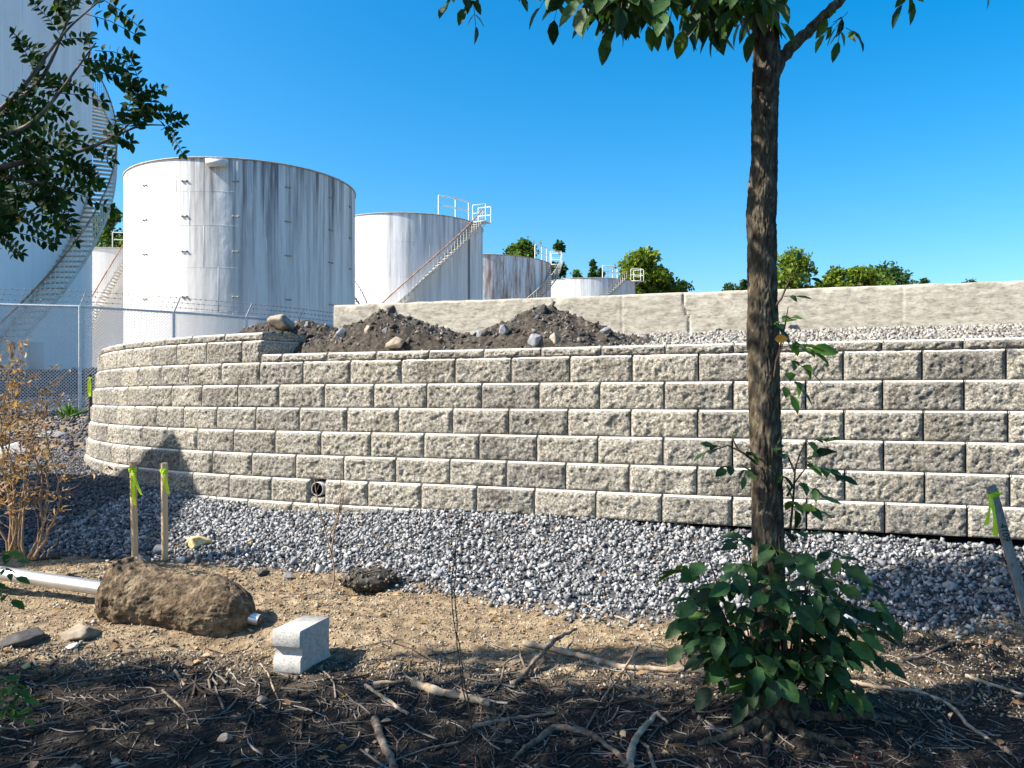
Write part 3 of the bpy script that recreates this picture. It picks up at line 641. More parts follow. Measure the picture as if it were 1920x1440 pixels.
def platform(T, C, Rr, a, z, w=.9, l=.8, h=1.05):
    z += EZ; rz = a; e1 = np.array([math.cos(a), math.sin(a), 0]); e2 = np.array([-math.sin(a), math.cos(a), 0]); c = np.array([C[0], C[1], z]) + e1 * (Rr + w / 2)
    mb = MB().box(c, (w, l, .06), rz=rz)
    cs = [c + e1 * sx * w / 2 + e2 * sy * l / 2 for sx, sy in ((1, -1), (1, 1), (-1, 1), (-1, -1))]
    for q in cs: mb.tube([q, q + [0, 0, h]], .032, 6)
    for hh in (h, h * .5): mb.tube([cs[3] + [0, 0, hh], cs[0] + [0, 0, hh], cs[1] + [0, 0, hh], cs[2] + [0, 0, hh]], .028, 6)
    mb.tube([c + e1 * w * .4 - [0, 0, .03], np.array([C[0], C[1], z - .9]) + e1 * (Rr)], .03, 5)
    return mb.build('platform', M_whitep, T)
ZB = .9
# far-left tall tank
m1 = tank_mat('tall_tank_paint', (.88, .88, .88), (.52, .50, .46), .5, (EZ + 17, EZ + .9))
C1 = np.array([-23.7, 25.8]); T1, C1 = tank('storage_tank', 'tallest white tank, cut off at the left edge, spiral stair climbing its side', C1, 9.0, 17, .85, m1, [2.4, 4.8, 7.2, 9.6, 12, 14.3])
ta = tangent_angle(C1, 9.0)
aL, P_ = seg_ray(C1, 9.4, 12); zL = (Y0 - 640) / F * P_[1]; slope = (9.0 - zL) / (ta - aL)
stair(T1, C1, 9.0, aL - .15, ta + .8, zL - .15 * slope, 9.0 + .8 * slope, w=.80)
mb = MB(); a_, P_ = seg_ray(C1, 9.02, 76)
mb.box((P_[0] + .05, P_[1] - .30, EZ + .85 + .42), (.37, .30, .92), rz=.5); MBx = mb.build('marker_post', M_whitep, None); MBx['label'] = 'short square white post standing at the foot of the tallest tank behind the fence'; MBx['category'] = 'post'
# big centre-left tank
m2 = tank_mat('streaked_tank_paint', (.74, .745, .74), (.16, .16, .165), 1.1, (EZ + 12, EZ + 1.5), xm=(-17.4, -15.2))
C2 = np.array([-15.42, 46.09]); T2, C2 = tank('storage_tank', 'broad white tank in the centre left with black rain streaks down its right half', C2, 6.26, 12.02, ZB, m2, [1.7, 3.4, 5.5, 7.7, 9.7], .23)
mb = MB(); mb2 = MB()
for pxl in (272, 346, 442, 540, 620, 656):
    a, P_ = seg_ray(C2, 6.26, pxl)
    for z in (8.03, 6.73, 5.43, 3.75):
        mb = MB()
        for da in (-.018, .018):
            p = C2 + 6.29 * np.array([math.cos(a + da), math.sin(a + da)]); mb.box((p[0], p[1], EZ + z * 1.35), (.08, .10, .06), rz=a)
        mb.box(((C2 + 6.27 * np.array([math.cos(a), math.sin(a)]))[0], (C2 + 6.27 * np.array([math.cos(a), math.sin(a)]))[1], EZ + z * 1.35), (.03, .3, .05), rz=a)
        mb.build('lug', M_rim, T2)
a, P_ = seg_ray(C2, 6.26, 408); p = C2 + 6.55 * np.array([math.cos(a), math.sin(a)]); MB().box((p[0], p[1], EZ + 11.63), (.6, .9, .25), rz=a).build('overflow_box', M_whitep, T2)
ta = tangent_angle(C2, 6.26); stair(T2, C2, 6.26, ta - .3, ta + 1.5, 2.0, 11.9, w=.85)
# tank behind between the first two
m0 = tank_mat('clean_tank_paint', (.70, .70, .69), (.5, .5, .48), .4, (EZ + 9, EZ + .9))
C0 = np.array([-29.0, 66.0]); R0 = 10.5
a, P_ = seg_ray(C0, R0, 215); z0t = (Y0 - 464) / F * P_[1]
T0, C0 = tank('storage_tank', 'white tank glimpsed between the two left tanks, comb-like stair shadow on its side', C0, R0, z0t, ZB, m0, [2.4, 4.8, 7])
aA, PA = seg_ray(C0, R0 + .5, 178); aB, PB = seg_ray(C0, R0 + .5, 232); zA = (Y0 - 585) / F * PA[1]; zB = (Y0 - 492) / F * PB[1]; sl0 = (zB - zA) / (aB - aA)
stair(T0, C0, R0, aA - .15, aB + (z0t - zB) / sl0, zA - .15 * sl0, z0t, w=.9, rr=.04)
rim_rail(T0, C0, R0, seg_ray(C0, R0, 211)[0], seg_ray(C0, R0, 300)[0], z0t, 5)
# tank with diagonal stair
m3 = tank_mat('half_streaked_tank_paint', (.74, .745, .745), (.26, .26, .27), .95, (EZ + 13.7, EZ + 3), xm=(-10.9, -8.0))
C3 = np.array([(765 - 960) / F * 65, 65.0]); R3 = 6.07; k3 = 55 / 45
T3, C3 = tank('storage_tank', 'white tank right behind the streaked one, diagonal stair up to a top platform', C3, R3, 13.7, ZB, m3, [2.1, 4.7, 9.0], .5)
aA, PA = seg_ray(C3, R3 + .6, 756); aB, PB = seg_ray(C3, R3 + .6, 897); zA = (Y0 - 560) / F * PA[1]
stair(T3, C3, R3, aA - .35, aB, zA - .35 * (13.6 - zA) / (aB - aA), 13.6, w=.95, step=.25, rr=.045)
platform(T3, C3, R3, aB + .10, 13.7, 1.1, 1.0, 1.3)
rim_rail(T3, C3, R3 - .05, seg_ray(C3, R3, 823)[0], seg_ray(C3, R3, 880)[0], 13.65, 3, 1.5, .05)
a, P_ = seg_ray(C3, R3 + .06, 880); MB().tube([[P_[0], P_[1], EZ + ZB], [P_[0], P_[1], EZ + 13.4]], .07, 6).build('downpipe', M_barb, T3)
# rusty tank
m4 = tank_mat('rusty_tank_paint', (.84, .85, .86), (.5, .5, .5), .5, (EZ + 13.5, EZ + 1), rust=((.44, .58), (.36, .22, .15)))
C4 = np.array([(902 - 960) / F * 82, 82.0]); R4 = 7.17
T4, C4 = tank('storage_tank', 'rust-stained brown and grey tank with a stair on its right side', C4, R4, 13.5, ZB, m4, [4.7, 8.7], .1)
aA, PA = seg_ray(C4, R4 + .4, 994); ta = tangent_angle(C4, R4); stair(T4, C4, R4, aA - .3, ta - .12, (Y0 - 556) / F * PA[1] - .3 * 8, 13.4, w=1.1, step=.24, rail=M_rail, tm=M_stairgrey if 'M_stairgrey' in globals() else M_rim)
rim_rail(T4, C4, R4 - .05, seg_ray(C4, R4, 1004)[0], seg_ray(C4, R4, 1026)[0], 13.45, 3, 1.4, .05)
platform(T4, C4, R4, ta - .10, 13.45, 1.1, 1.0, 1.3)
# farthest tank
m5 = tank_mat('far_tank_paint', (.62, .64, .66), (.28, .29, .31), 1.0, (EZ + 14.8, EZ + 5))
C5 = np.array([(1103 - 960) / F * 104, 104.0]); R5 = 6.0
T5, C5 = tank('storage_tank', 'farthest low white tank at the right end of the row, small railings on top', C5, R5, 14.8, ZB, m5, [5.0], .3)
aA, PA = seg_ray(C5, R5 + .4, 1140); aB, PB = seg_ray(C5, R5 + .4, 1168); zA = (Y0 - 553) / F * PA[1]
stair(T5, C5, R5, aA - .3, aB, zA - .3 * (14.7 - zA) / (aB - aA), 14.7, w=1.0, step=.26, tm=M_rim)
rim_rail(T5, C5, R5 - .05, seg_ray(C5, R5, 1130)[0], seg_ray(C5, R5, 1158)[0], 14.75, 4, 1.5, .055)
platform(T5, C5, R5, aB + .45, 14.75, 1.3, 1.1, 1.5)

# ---------------------------------------------------------------- chain link fence
FT = 2.06
pts = [PX(-480, 0, 13.5)[:2], PX(-230, 0, 15.6)[:2], PX(-10, 0, 17.6)[:2], PX(150, 0, 18.0)[:2], PX(326, 0, 19.2)[:2], PX(461, 0, 20.4)[:2], PX(558, 0, 21.6)[:2], PX(640, 0, 23.0)[:2]]
FE = thing('chain_link_fence', 'galvanised chain-link fence topped with barbed wire, running in front of the tanks at left', 'fence', (pts[3][0], pts[3][1], EZ - .3))
mesh_ = MB(); rail_ = MB(); strands = [[], [], []]
for i, p in enumerate(pts):
    zb = gz1(p[0], p[1]) if i < 4 else EZ - .2
    post = MB().tube([[p[0], p[1], zb - .1], [p[0], p[1], EZ + FT + .02]], .042 if i == 3 else .035, 10).build('post', M_galv, FE)
    d = pts[min(i + 1, len(pts) - 1)] - pts[max(i - 1, 0)]; d = d / np.linalg.norm(d); outd = np.array([.9, -.15])
    tip = np.array([p[0] + .20, p[1] - .12, EZ + FT + .34]); MB().tube([[p[0], p[1], EZ + FT], tip], [.022, .016], 6).build('barb_arm', M_galv, post)
    for j, f in enumerate((.33, .66, .97)): strands[j].append(np.array([p[0], p[1], EZ + FT]) * (1 - f) + tip * f)
pitch = .072
for i in range(len(pts) - 1):
    a, b = pts[i], pts[i + 1]; Ln = np.linalg.norm(b - a); zb0 = EZ - .38 if i < 4 else EZ - .2; H = EZ + FT - zb0 + .04
    segs = []
    for k in np.arange(-H, Ln, pitch):
        for sg in (1, -1):
            u0, u1 = k, k + H; v0, v1 = 0., H
            if u0 < 0: v0 = -u0; u0 = 0.
            if u1 > Ln: v1 = H - (u1 - Ln); u1 = Ln
            if u1 - u0 < .02: continue
            if sg < 0: v0, v1 = H - v0, H - v1
            segs.append([[a[0] + (b - a)[0] * u0 / Ln, a[1] + (b - a)[1] * u0 / Ln, zb0 + v0], [a[0] + (b - a)[0] * u1 / Ln, a[1] + (b - a)[1] * u1 / Ln, zb0 + v1]])
    sgm = np.array(segs); D = sgm[:, 1] - sgm[:, 0]; D /= np.linalg.norm(D, axis=1)[:, None]
    nrm3 = np.array([(b - a)[1], -(b - a)[0], 0]) / Ln; side = np.cross(D, nrm3); rr = .0085
    V = np.concatenate([sgm[:, None, e, :] + rr * (np.cos(t_) * side[:, None] + np.sin(t_) * nrm3) for e in (0, 1) for t_ in (0, 2.09, 4.19)], 1)
    Fq = np.array([[0, 1, 4, 3], [1, 2, 5, 4], [2, 0, 3, 5]]); mesh_.add(V.reshape(-1, 3), (Fq[None] + (np.arange(len(sgm)) * 6)[:, None, None]).reshape(-1, 4))
    rail_.tube([[a[0], a[1], EZ + FT], [b[0], b[1], EZ + FT]], .027, 8)
mesh_.build('chain_link_mesh', M_wire, FE); rail_.build('top_rail', M_galv, FE)
for s_ in strands:
    mb = MB(); s_ = np.array(s_); mb.tube(s_, .0045, 4)
    for i in range(len(s_) - 1):
        Ln = np.linalg.norm(s_[i + 1] - s_[i])
        for q in np.arange(.1, Ln, .13): c = s_[i] + (s_[i + 1] - s_[i]) * q / Ln; mb.box(c, (.02, .008, .035), rz=q * 7)
    mb.build('barbed_wire', M_barb, FE)

# ---------------------------------------------------------------- leaves and branches
LT = np.array([[0, 0, 0], [.25, 0, 0], [.52, 0, 0], [.8, 0, 0], [1, 0, 0], [.2, .36, .06], [.5, .5, .08], [.8, .28, .05], [.2, -.36, .06], [.5, -.5, .08], [.8, -.28, .05]])
LTF = np.array([[0, 1, 5], [1, 2, 6], [1, 6, 5], [2, 3, 7], [2, 7, 6], [3, 4, 7], [0, 8, 1], [1, 9, 2], [1, 8, 9], [2, 10, 3], [2, 9, 10], [3, 10, 4]])
LD = np.array([[0, 0, 0], [.5, .5, .05], [1, 0, 0], [.5, -.5, .05]]); LDF = np.array([[0, 2, 1], [0, 3, 2]])
def leaves(mb, C, D, U, ln, wd=.5, tmpl=None, curl=.12):
    C = np.asarray(C, float); D = np.asarray(D, float); U = np.asarray(U, float); n = len(C); ln = np.broadcast_to(ln, (n,))
    D = D / (np.linalg.norm(D, axis=1)[:, None] + 1e-9); S_ = np.cross(U, D); S_ /= np.linalg.norm(S_, axis=1)[:, None] + 1e-9; U = np.cross(D, S_)
    T, Fq = tmpl or (LT, LTF); T = T.copy(); T[:, 1] *= wd
    ws = rng.uniform(.72, 1.22, (n, 1, 1)); ck = rng.uniform(-.5, 2.6, (n, 1, 1)) * curl; tw = rng.normal(size=(n, 1, 1)) * .12; sk_ = rng.normal(size=(n, 1, 1)) * .10
    X_ = T[None, :, 0:1]; Y_ = T[None, :, 1:2] * ws + sk_ * X_ ** 2; Z_ = T[None, :, 2:3] * rng.uniform(.3, 1.8, (n, 1, 1)) - ck * X_ ** 2 + tw * Y_
    V = C[:, None] + ln[:, None, None] * (X_ * D[:, None] + Y_ * S_[:, None] + Z_ * U[:, None])
    mb.add(V.reshape(-1, 3), (Fq[None] + (np.arange(n) * len(T))[:, None, None]).reshape(-1, 3)); return mb
DIA = (LD, LDF)
def rdir(n, z=0., s=1.): d = rng.normal(size=(n, 3)) * s; d[:, 2] += z; return d / np.linalg.norm(d, axis=1)[:, None]
def crown_cloud(n, centers, radii, shell=.55):
    i = rng.integers(0, len(centers), n); d = rng.normal(size=(n, 3)); d /= np.linalg.norm(d, axis=1)[:, None]; r = rng.uniform(shell ** 3, 1, n) ** (1 / 3)
    return np.array(centers)[i] + d * r[:, None] * np.array(radii)[i]
def bent(p0, p1, n=8, w=.08, sag=0):
    p0 = np.asarray(p0, float); p1 = np.asarray(p1, float); t = np.linspace(0, 1, n)[:, None]; L_ = np.linalg.norm(p1 - p0)
    off = np.cumsum(rng.normal(size=(n, 3)), 0); off -= off[0]; off -= t * off[-1]
    P = p0 + (p1 - p0) * t + off * w * L_ / n ** .5 * .5; P[:, 2] -= sag * np.sin(t[:, 0] * math.pi); return P

# background trees: crown of many clumps on limbs
def far_tree(px, ytop, wpx, Y, mt, label, base_px=560, n=2600, leaf=.42, dense=.5, layers=False, hfrac=.8):
    Y *= 1.35; leaf *= 1.35; X = (px - 960) / F * Y; zt = EZ + (Y0 - ytop) / F * Y; zb = EZ + .8; w = wpx / F * Y; h = zt - zb
    T = thing('broadleaf_tree', label, 'tree', (X, Y, zb), 'trees beyond the tanks')
    mb = MB(); mb.tube(bent((X, Y, zb - .3), (X, Y, zt - h * .25), 7, .05), np.linspace(.3, .1, 7), 8)
    w *= 1.12; hv = (572 - ytop) / F * Y; cs = []; rs = []; nb = 26 if wpx > 50 else 12
    for i in range(nb):
        a = rng.uniform(0, 2 * math.pi); f = rng.uniform(0, 1); rr = w / 2 * (.85 if f < .7 else .5) * rng.uniform(.25, 1)
        sz = w * rng.uniform(.13, .24); c = np.array([X + rr * math.cos(a), Y + rr * math.sin(a), zt - hv * .95 * (1 - f) - sz * .8])
        cs.append(c); rs.append([sz * 1.15, sz * 1.15, sz * (.32 if layers else .8)])
        st = np.array([X, Y, zb + (c[2] - zb) * .6]); mb.tube(bent(st, c, 5, .1), np.linspace(.12, .03, 5), 5)
    cs.append(np.array([X, Y, zt - w * .15])); rs.append([w * .16, w * .16, w * .15])
    P = crown_cloud(int(n * 1.6), cs, rs, .4)
    for i in range(4): P = np.concatenate([P, cs[rng.integers(len(cs))] + rng.normal(size=(40, 3)) * w * .14])
    P = P[P[:, 2] < zt + .1]
    leaves(MB(), P, rdir(len(P)), rdir(len(P), 1), rng.uniform(.6, 1.2, len(P)) * leaf, .75, DIA).build('crown', mt, T)
    mb.build('trunk', M_twig, T)
far_tree(206, 383, 110, 72, M_far, 'olive-green tree showing above the tank in the gap between the two left tanks', n=3600, leaf=.36)
far_tree(984, 448, 62, 95, M_far, 'dark tree rising over the rusty tank, left of its platform', leaf=.5)
far_tree(955, 466, 34, 96, M_fard, 'thin ragged tree top just above the left rim of the rusty tank', n=800)
far_tree(1049, 456, 46, 95, M_fard, 'dark tall tree right behind the platform of the rusty tank', leaf=.5)
far_tree(1081, 508, 22, 97, M_far, 'tiny bush-like tree top above the left half of the farthest tank', n=600, leaf=.4)
far_tree(1112, 490, 16, 97, M_fard, 'narrow pointed tree top left of the railing on the farthest tank', n=600, leaf=.4)
far_tree(1125, 506, 16, 98, M_far, 'small low tree top beside the pointed one above the farthest tank', n=500, leaf=.4)
far_tree(1203, 468, 86, 92, M_fary, 'big yellow-green tree right of the farthest tank, tallest on this skyline', n=4200, leaf=.5)
far_tree(1232, 498, 74, 94, M_far, 'rounded dark tree filling the right side of the big yellow-green tree', n=2600, leaf=.5)
far_tree(1277, 527, 44, 96, M_fard, 'low dark tree ending the clump right of the farthest tank', n=1000, leaf=.4)
far_tree(1366, 533, 40, 100, M_fard, 'thin low tree top peeping over the concrete wall left of the near trunk', n=450, leaf=.4)
far_tree(1395, 524, 26, 100, M_fard, 'small dark tree top touching the left edge of the near trunk', n=500, leaf=.4)
far_tree(1488, 463, 92, 88, M_fary, 'bright yellow-green tree just right of the near trunk', n=3000, leaf=.42)
far_tree(1566, 502, 66, 90, M_fary, 'lower yellow-green tree next to the bright one over the concrete wall', n=2400, leaf=.45)
far_tree(1618, 500, 78, 91, M_fary, 'wide yellow-green tree in the middle of the right-hand clump', n=2600, leaf=.45)
far_tree(1664, 488, 92, 96, M_fard, 'dark layered tree at the right end of the right-hand clump', n=2400, leaf=.45, layers=True)
far_tree(1735, 523, 26, 100, M_fard, 'small wispy tree top over the concrete wall right of the layered tree', n=260, leaf=.35)
far_tree(1822, 524, 30, 110, M_fard, 'tiny flat tree top at the far right over the concrete wall', n=260, leaf=.4, layers=True)

# near tree ----------------------------------------------------------------
TY = 3.40
NT = thing('ash_tree', 'near tree with rough brown trunk at right, leafy sprouts round its foot', 'tree', (1.10, TY, gz1(1.1, TY)))
prof = [(-60, 1437, 52), (0, 1436, 50), (60, 1435, 50), (110, 1438, 53), (150, 1436, 52), (200, 1434, 50), (300, 1433, 50), (350, 1430, 55), (400, 1428, 56), (500, 1429, 56), (600, 1430, 58), (640, 1431, 62), (700, 1432, 61), (800, 1435, 60), (900, 1438, 60), (1000, 1440, 61), (1100, 1441, 63), (1200, 1441, 70), (1270, 1442, 82), (1310, 1443, 104), (1345, 1443, 140), (1375, 1443, 190), (1400, 1443, 230)]
py_ = np.array([p[0] for p in prof], float); yy = np.concatenate([np.linspace(-60, 1290, 520), np.linspace(1294, 1400, 50)])
cxp = np.interp(yy, py_, [p[1] for p in prof]); wpx = np.interp(yy, py_, [p[2] for p in prof])
th = np.linspace(0, 2 * math.pi, 129); rows = []
zc_ = EZ + (Y0 - yy) / F * TY; cx_ = (cxp - 960) / F * TY; rd = wpx / 2 / F * TY * .91
TT, ZZ_ = np.meshgrid(th[:-1], zc_); RR_ = rd[:, None] * np.ones_like(TT)
Pn = np.stack([np.cos(TT) * 1.0, np.sin(TT) * 1.0, ZZ_ * 1.5], -1).reshape(-1, 3); wv = .35 * fbm(Pn, 4, 3, 3).reshape(TT.shape)
Pb = np.stack([np.cos(TT + wv * .4) * 2.2, np.sin(TT + wv * .4) * 2.2, ZZ_ * 8.5], -1).reshape(-1, 3)
rid = 1 - 2 * np.abs(fbm(Pb, 2.5, 2, 13).reshape(TT.shape)); lump = fbm(np.stack([np.cos(TT), np.sin(TT), ZZ_ * 3], -1).reshape(-1, 3), 1.6, 3, 23).reshape(TT.shape)
flare = np.clip((wpx - 72) / 80, 0, 1)[:, None]; lobes = 1 + flare * (.35 * np.cos(TT * 5 + .9) + .2 * np.cos(TT * 3 + 2))
Rf = RR_ * lobes * (1 + .05 * lump + .06 * np.exp(-((ZZ_ - (EZ + .32)) / .05) ** 2) + .05 * np.exp(-((ZZ_ - (EZ + .78)) / .06) ** 2) * (np.cos(TT - 3) > 0)) + .0070 * (rid - .4) + .0022 * fbm(Pb, 8, 3, 53).reshape(TT.shape)
P = np.stack([cx_[:, None] + Rf * np.cos(TT), TY + Rf * np.sin(TT), ZZ_], -1); P = np.concatenate([P, P[:, :1]], 1)
MB().grid(P[:, ::-1]).build('trunk', M_bark, NT, smooth=False)
# limbs
def limb(pts, r0, r1, parent, name='branch', n=10, mt=M_bark):
    P = np.array(pts, float); t = np.linspace(0, 1, len(P)); tt = np.linspace(0, 1, len(P) * 5); Q = np.stack([np.interp(tt, t, P[:, i]) for i in range(3)], -1)
    for _ in range(4): Q[1:-1] = .25 * Q[:-2] + .5 * Q[1:-1] + .25 * Q[2:]
    Q += .003 * rng.normal(size=Q.shape) * (r0 > .01); return MB().tube(Q, np.linspace(r0, r1, len(Q)), n).build(name, mt, parent, smooth=True)
limb([PX(1447, 150, TY), PX(1466, 108, TY + .02), PX(1500, 72, TY + .04), PX(1545, 30, TY + .06), PX(1590, -15, TY + .1), PX(1680, -120, TY + .2), PX(1800, -330, TY + .5)], .030, .014, NT)
limb([PX(1436, 0, TY), PX(1436, -60, TY), PX(1405, -240, TY - .1), PX(1340, -520, TY - .1), PX(1250, -900, TY)], .055, .02, NT)
limb([PX(1436, -30, TY), PX(1470, -200, TY), PX(1500, -500, TY + .2), PX(1550, -1000, TY + .4)], .05, .02, NT)
limb([PX(1420, 20, TY), PX(1380, -30, TY), PX(1250, -75, TY + .05), PX(1100, -85, TY + .1), PX(900, -60, TY + .2)], .018, .006, NT)
# crown above the frame: its underside is just over the top of the picture
tops = MB(); lowm = MB()
def under(P): return (P[:, 2] - EZ) > .555 * np.maximum(P[:, 1], .3)
cc = [(1.6, 3.7, 4.4), (1.2, 3.4, 3.9), (2.4, 3.9, 4.3), (1.2, 2.8, 4.6), (-.9, 3.75, 3.62), (-.7, 3.9, 3.65), (2.2, 4.6, 5.0), (-1.6, 3.3, 4.4), (0.2, 3.3, 5.4), (2.2, 3.2, 5.6)]
cr = [(1.2, 1.1, .9), (1.1, .9, .6), (1.1, 1.0, .8), (1.3, 1.0, 1.0), (.9, .35, .22), (.8, .3, .2), (1.1, .8, .8), (1.0, .8, .8), (1.4, 1.2, .8), (1.3, 1, .8)]
Pc = crown_cloud(7000, cc, cr, .3); Pc = Pc[under(Pc)]
leaves(tops, Pc, rdir(len(Pc), -.5), rdir(len(Pc), 1.2), rng.uniform(.08, .15, len(Pc)), .5, DIA)
def compound(mb, base, d, n=5, leaf=.1, droop=.6, wd=.5, stem=None, gap=.55):
    base = np.asarray(base, float); d = np.asarray(d, float); d = d / np.linalg.norm(d); C = []; D = []; U = []; Ls = []
    side = np.cross(d, [0, 0, 1]); side /= np.linalg.norm(side) + 1e-9; Lr = leaf * gap * (n // 2 + .4)
    path = [base]
    for i in range(n // 2):
        q = base + d * leaf * gap * (i + .7) - np.array([0, 0, droop * (leaf * gap * (i + .7)) ** 2 / leaf * .5]); path.append(q)
        for sg in (1, -1):
            C.append(q); D.append(side * sg * .9 + d * .45 + np.array([0, 0, -droop * rng.uniform(.3, 1)]) + rng.normal(size=3) * .12); U.append(np.array([0, -.35, 1]) + rng.normal(size=3) * .3); Ls.append(leaf * rng.uniform(.8, 1.1))
    q = base + d * Lr - np.array([0, 0, droop * Lr ** 2 / leaf * .5]); path.append(q)
    C.append(q); D.append(d + np.array([0, 0, -droop * .8]) + rng.normal(size=3) * .1); U.append(np.array([0, -.35, 1]) + rng.normal(size=3) * .3); Ls.append(leaf * 1.15)
    leaves(mb, C, D, U, np.array(Ls), wd)
    if stem is not None: stem.tube(path, .0014, 4, False)
topstem = MB()
def hang(px, py, Y, leaf=.095, n=5, yaw=None):
    a = rng.uniform(0, 2 * math.pi) if yaw is None else yaw; compound(lowm, PX(px, py, Y), (math.cos(a), math.sin(a) * .7, -.55), n, leaf, .9, .5, topstem)
for _ in range(120): px = rng.uniform(1045, 1430); hang(px, rng.uniform(-95, -30) - (px < 1130) * 12, rng.uniform(3.0, 3.8), .10)
for px, py in ((1080, 2), (1150, 14), (1192, 22), (1186, -6), (1240, 0), (1300, 26), (1320, 34), (1345, 8), (1400, -5), (1120, -5), (1285, 0)): hang(px, py - 12, 3.3, .12, 3)
for px, py in ((868, -25), (885, -12), (905, -30), (860, -40), (1010, -45), (1040, -38), (945, -45), (980, -48)): hang(px, py, 3.6, .07)
for px, py in ((1480, -22), (1495, -26), (1575, 10), (1530, -40), (1505, -40), (1590, 22), (1578, 44), (1586, 52), (1570, 40)): hang(px, py, 3.4, .075, 3)
for px, py in ((1715, -30), (1705, -38), (1830, -60)): hang(px, py, 3.3, .085, 3)
tops.build('crown', M_leafy, NT); lowm.build('drooping_leaves', M_leafd, NT); topstem.build('leaf_stalks', M_dstem, NT, kind='stuff')
leaves(MB(), [PX(1590, 62, 3.38)], [(.5, 0, -.5)], [(0, -.6, 1)], .055, .6).build('orange_leaf', M_leafo, NT, label='orange leaf')
# sprouts up the trunk
def sprout(stems, clusters, mt=M_leafd, name='sprout', leaf=.085):
    mb = MB(); st = MB()
    for s_ in stems: 
        Q = np.array([PX(*p) for p in s_]); st.tube(Q, np.linspace(s_[0][3] if len(s_[0]) > 3 else .006, .002, len(Q)), 6, False) if False else st.tube(Q, np.linspace(.006, .0018, len(Q)), 6, False)
    for (px, py, Y, dx, dz, n, lf) in clusters: compound(mb, PX(px, py, Y), (dx, rng.uniform(-.5, .3), dz), n, lf, .6, .56, st)
    o = st.build(name, M_dstem, NT); mb.build('leaves', mt, o); return o
sprout([[(1448, 700, 3.36), (1462, 655, 3.32), (1472, 610, 3.3), (1478, 575, 3.3)], [(1450, 720, 3.36), (1455, 680, 3.3), (1470, 640, 3.3)]],
       [(1470, 650, 3.28, 1, .3, 3, .09), (1475, 640, 3.3, .9, -.1, 5, .075), (1470, 672, 3.28, 1, -.2, 5, .075), (1466, 690, 3.3, .8, -.6, 5, .07), (1463, 715, 3.3, .6, -.8, 3, .075), (1476, 600, 3.3, .5, .4, 3, .05), (1462, 610, 3.3, .2, .3, 3, .06)], M_leafb)
leaves(MB(), [PX(1452, 637, 3.24), ], [(1, -.1, .1)], [(0, -1, .4)], .055, .6).build('orange_leaf', M_leafo, NT, label='orange leaf')
leaves(MB(), [PX(1522, 655, 3.25)], [(1, 0, -.02)], [(0, -.9, .6)], .122, .52).build('big_leaf', M_leafb, NT)
sprout([[(1447, 582, 3.36), (1465, 560, 3.34), (1480, 525, 3.34), (1490, 500, 3.34)]], [(1470, 556, 3.34, 1, .2, 3, .06), (1488, 515, 3.34, 1, .1, 5, .05), (1490, 500, 3.34, .3, 1, 3, .045), (1450, 600, 3.3, .2, -.2, 3, .06)], M_leafd)
sprout([[(1420, 870, 3.34), (1395, 850, 3.32), (1365, 835, 3.3), (1335, 845, 3.28)], [(1420, 890, 3.34), (1390, 872, 3.3)], [(1385, 845, 3.3), (1372, 820, 3.3)]],
       [(1340, 843, 3.28, -1, .0, 3, .055), (1352, 838, 3.28, -.6, .3, 3, .045), (1372, 822, 3.3, .3, 1, 5, .035), (1375, 870, 3.3, -1, -.2, 3, .055), (1400, 872, 3.3, -.3, -1, 3, .05), (1400, 842, 3.3, .4, -.3, 3, .045)])
sprout([[(1480, 1010, 3.4), (1487, 940, 3.38), (1491, 880, 3.36), (1500, 850, 3.36), (1514, 822, 3.36)], [(1476, 930, 3.4), (1490, 905, 3.38), (1520, 865, 3.36)], [(1490, 885, 3.36), (1475, 850, 3.36)]],
       [(1470, 862, 3.33, -.2, .7, 5, .075), (1495, 870, 3.33, .6, .5, 3, .09), (1512, 835, 3.35, .7, .7, 7, .06), (1505, 870, 3.35, 1, .1, 5, .075), (1488, 900, 3.33, 1, -.2, 5, .08), (1488, 950, 3.33, 1, .2, 5, .08), (1482, 925, 3.33, .3, -.8, 3, .08), (1530, 875, 3.35, 1, .0, 5, .07), (1462, 880, 3.3, .2, -.3, 3, .08)])
# leafy skirt round the foot
sk = MB(); sst = MB()
stems = [(1420, 1320, 1300, 1030), (1430, 1320, 1345, 1090), (1425, 1320, 1370, 1180), (1470, 1320, 1560, 1060), (1465, 1320, 1520, 1010), (1475, 1320, 1620, 1120), (1470, 1320, 1590, 1210), (1450, 1300, 1440, 1020), (1455, 1300, 1480, 1110), (1440, 1300, 1400, 1010), (1480, 1330, 1570, 1270), (1440, 1310, 1430, 1200), (1460, 1310, 1500, 1180), (1415, 1310, 1330, 1170), (1465, 1320, 1540, 1150), (1420, 1310, 1380, 1060), (1450, 1320, 1445, 1080), (1455, 1320, 1520, 1085), (1430, 1320, 1390, 1130), (1460, 1320, 1480, 1040), (1440, 1320, 1410, 1230), (1470, 1320, 1530, 1230), (1430, 1310, 1270, 1060), (1440, 1310, 1330, 1020), (1460, 1310, 1460, 1005), (1470, 1310, 1540, 1030), (1475, 1310, 1600, 1090)]
for (x0, y0, x1, y1) in stems:
    Ya = TY - .1; Yb = TY + rng.uniform(-.35, .05); Q = bent(PX(x0, y0, Ya), PX(x1, y1, Yb), 7, .12); Q[:, 2] += .04 * np.sin(np.linspace(0, math.pi, 7)); sst.tube(Q, np.linspace(.006, .002, 7), 6, False)
    out = np.sign(x1 - 1450) * min(1, abs(x1 - 1450) / 80)
    for j in range(2, 7):
        if rng.uniform() < .85: compound(sk, Q[j], (out * rng.uniform(.4, 1.1) + rng.normal() * .35, rng.uniform(-.9, .2), rng.uniform(-.3, .4)), 5 if rng.uniform() < .7 else 3, rng.uniform(.07, .108), .7, .56, sst)
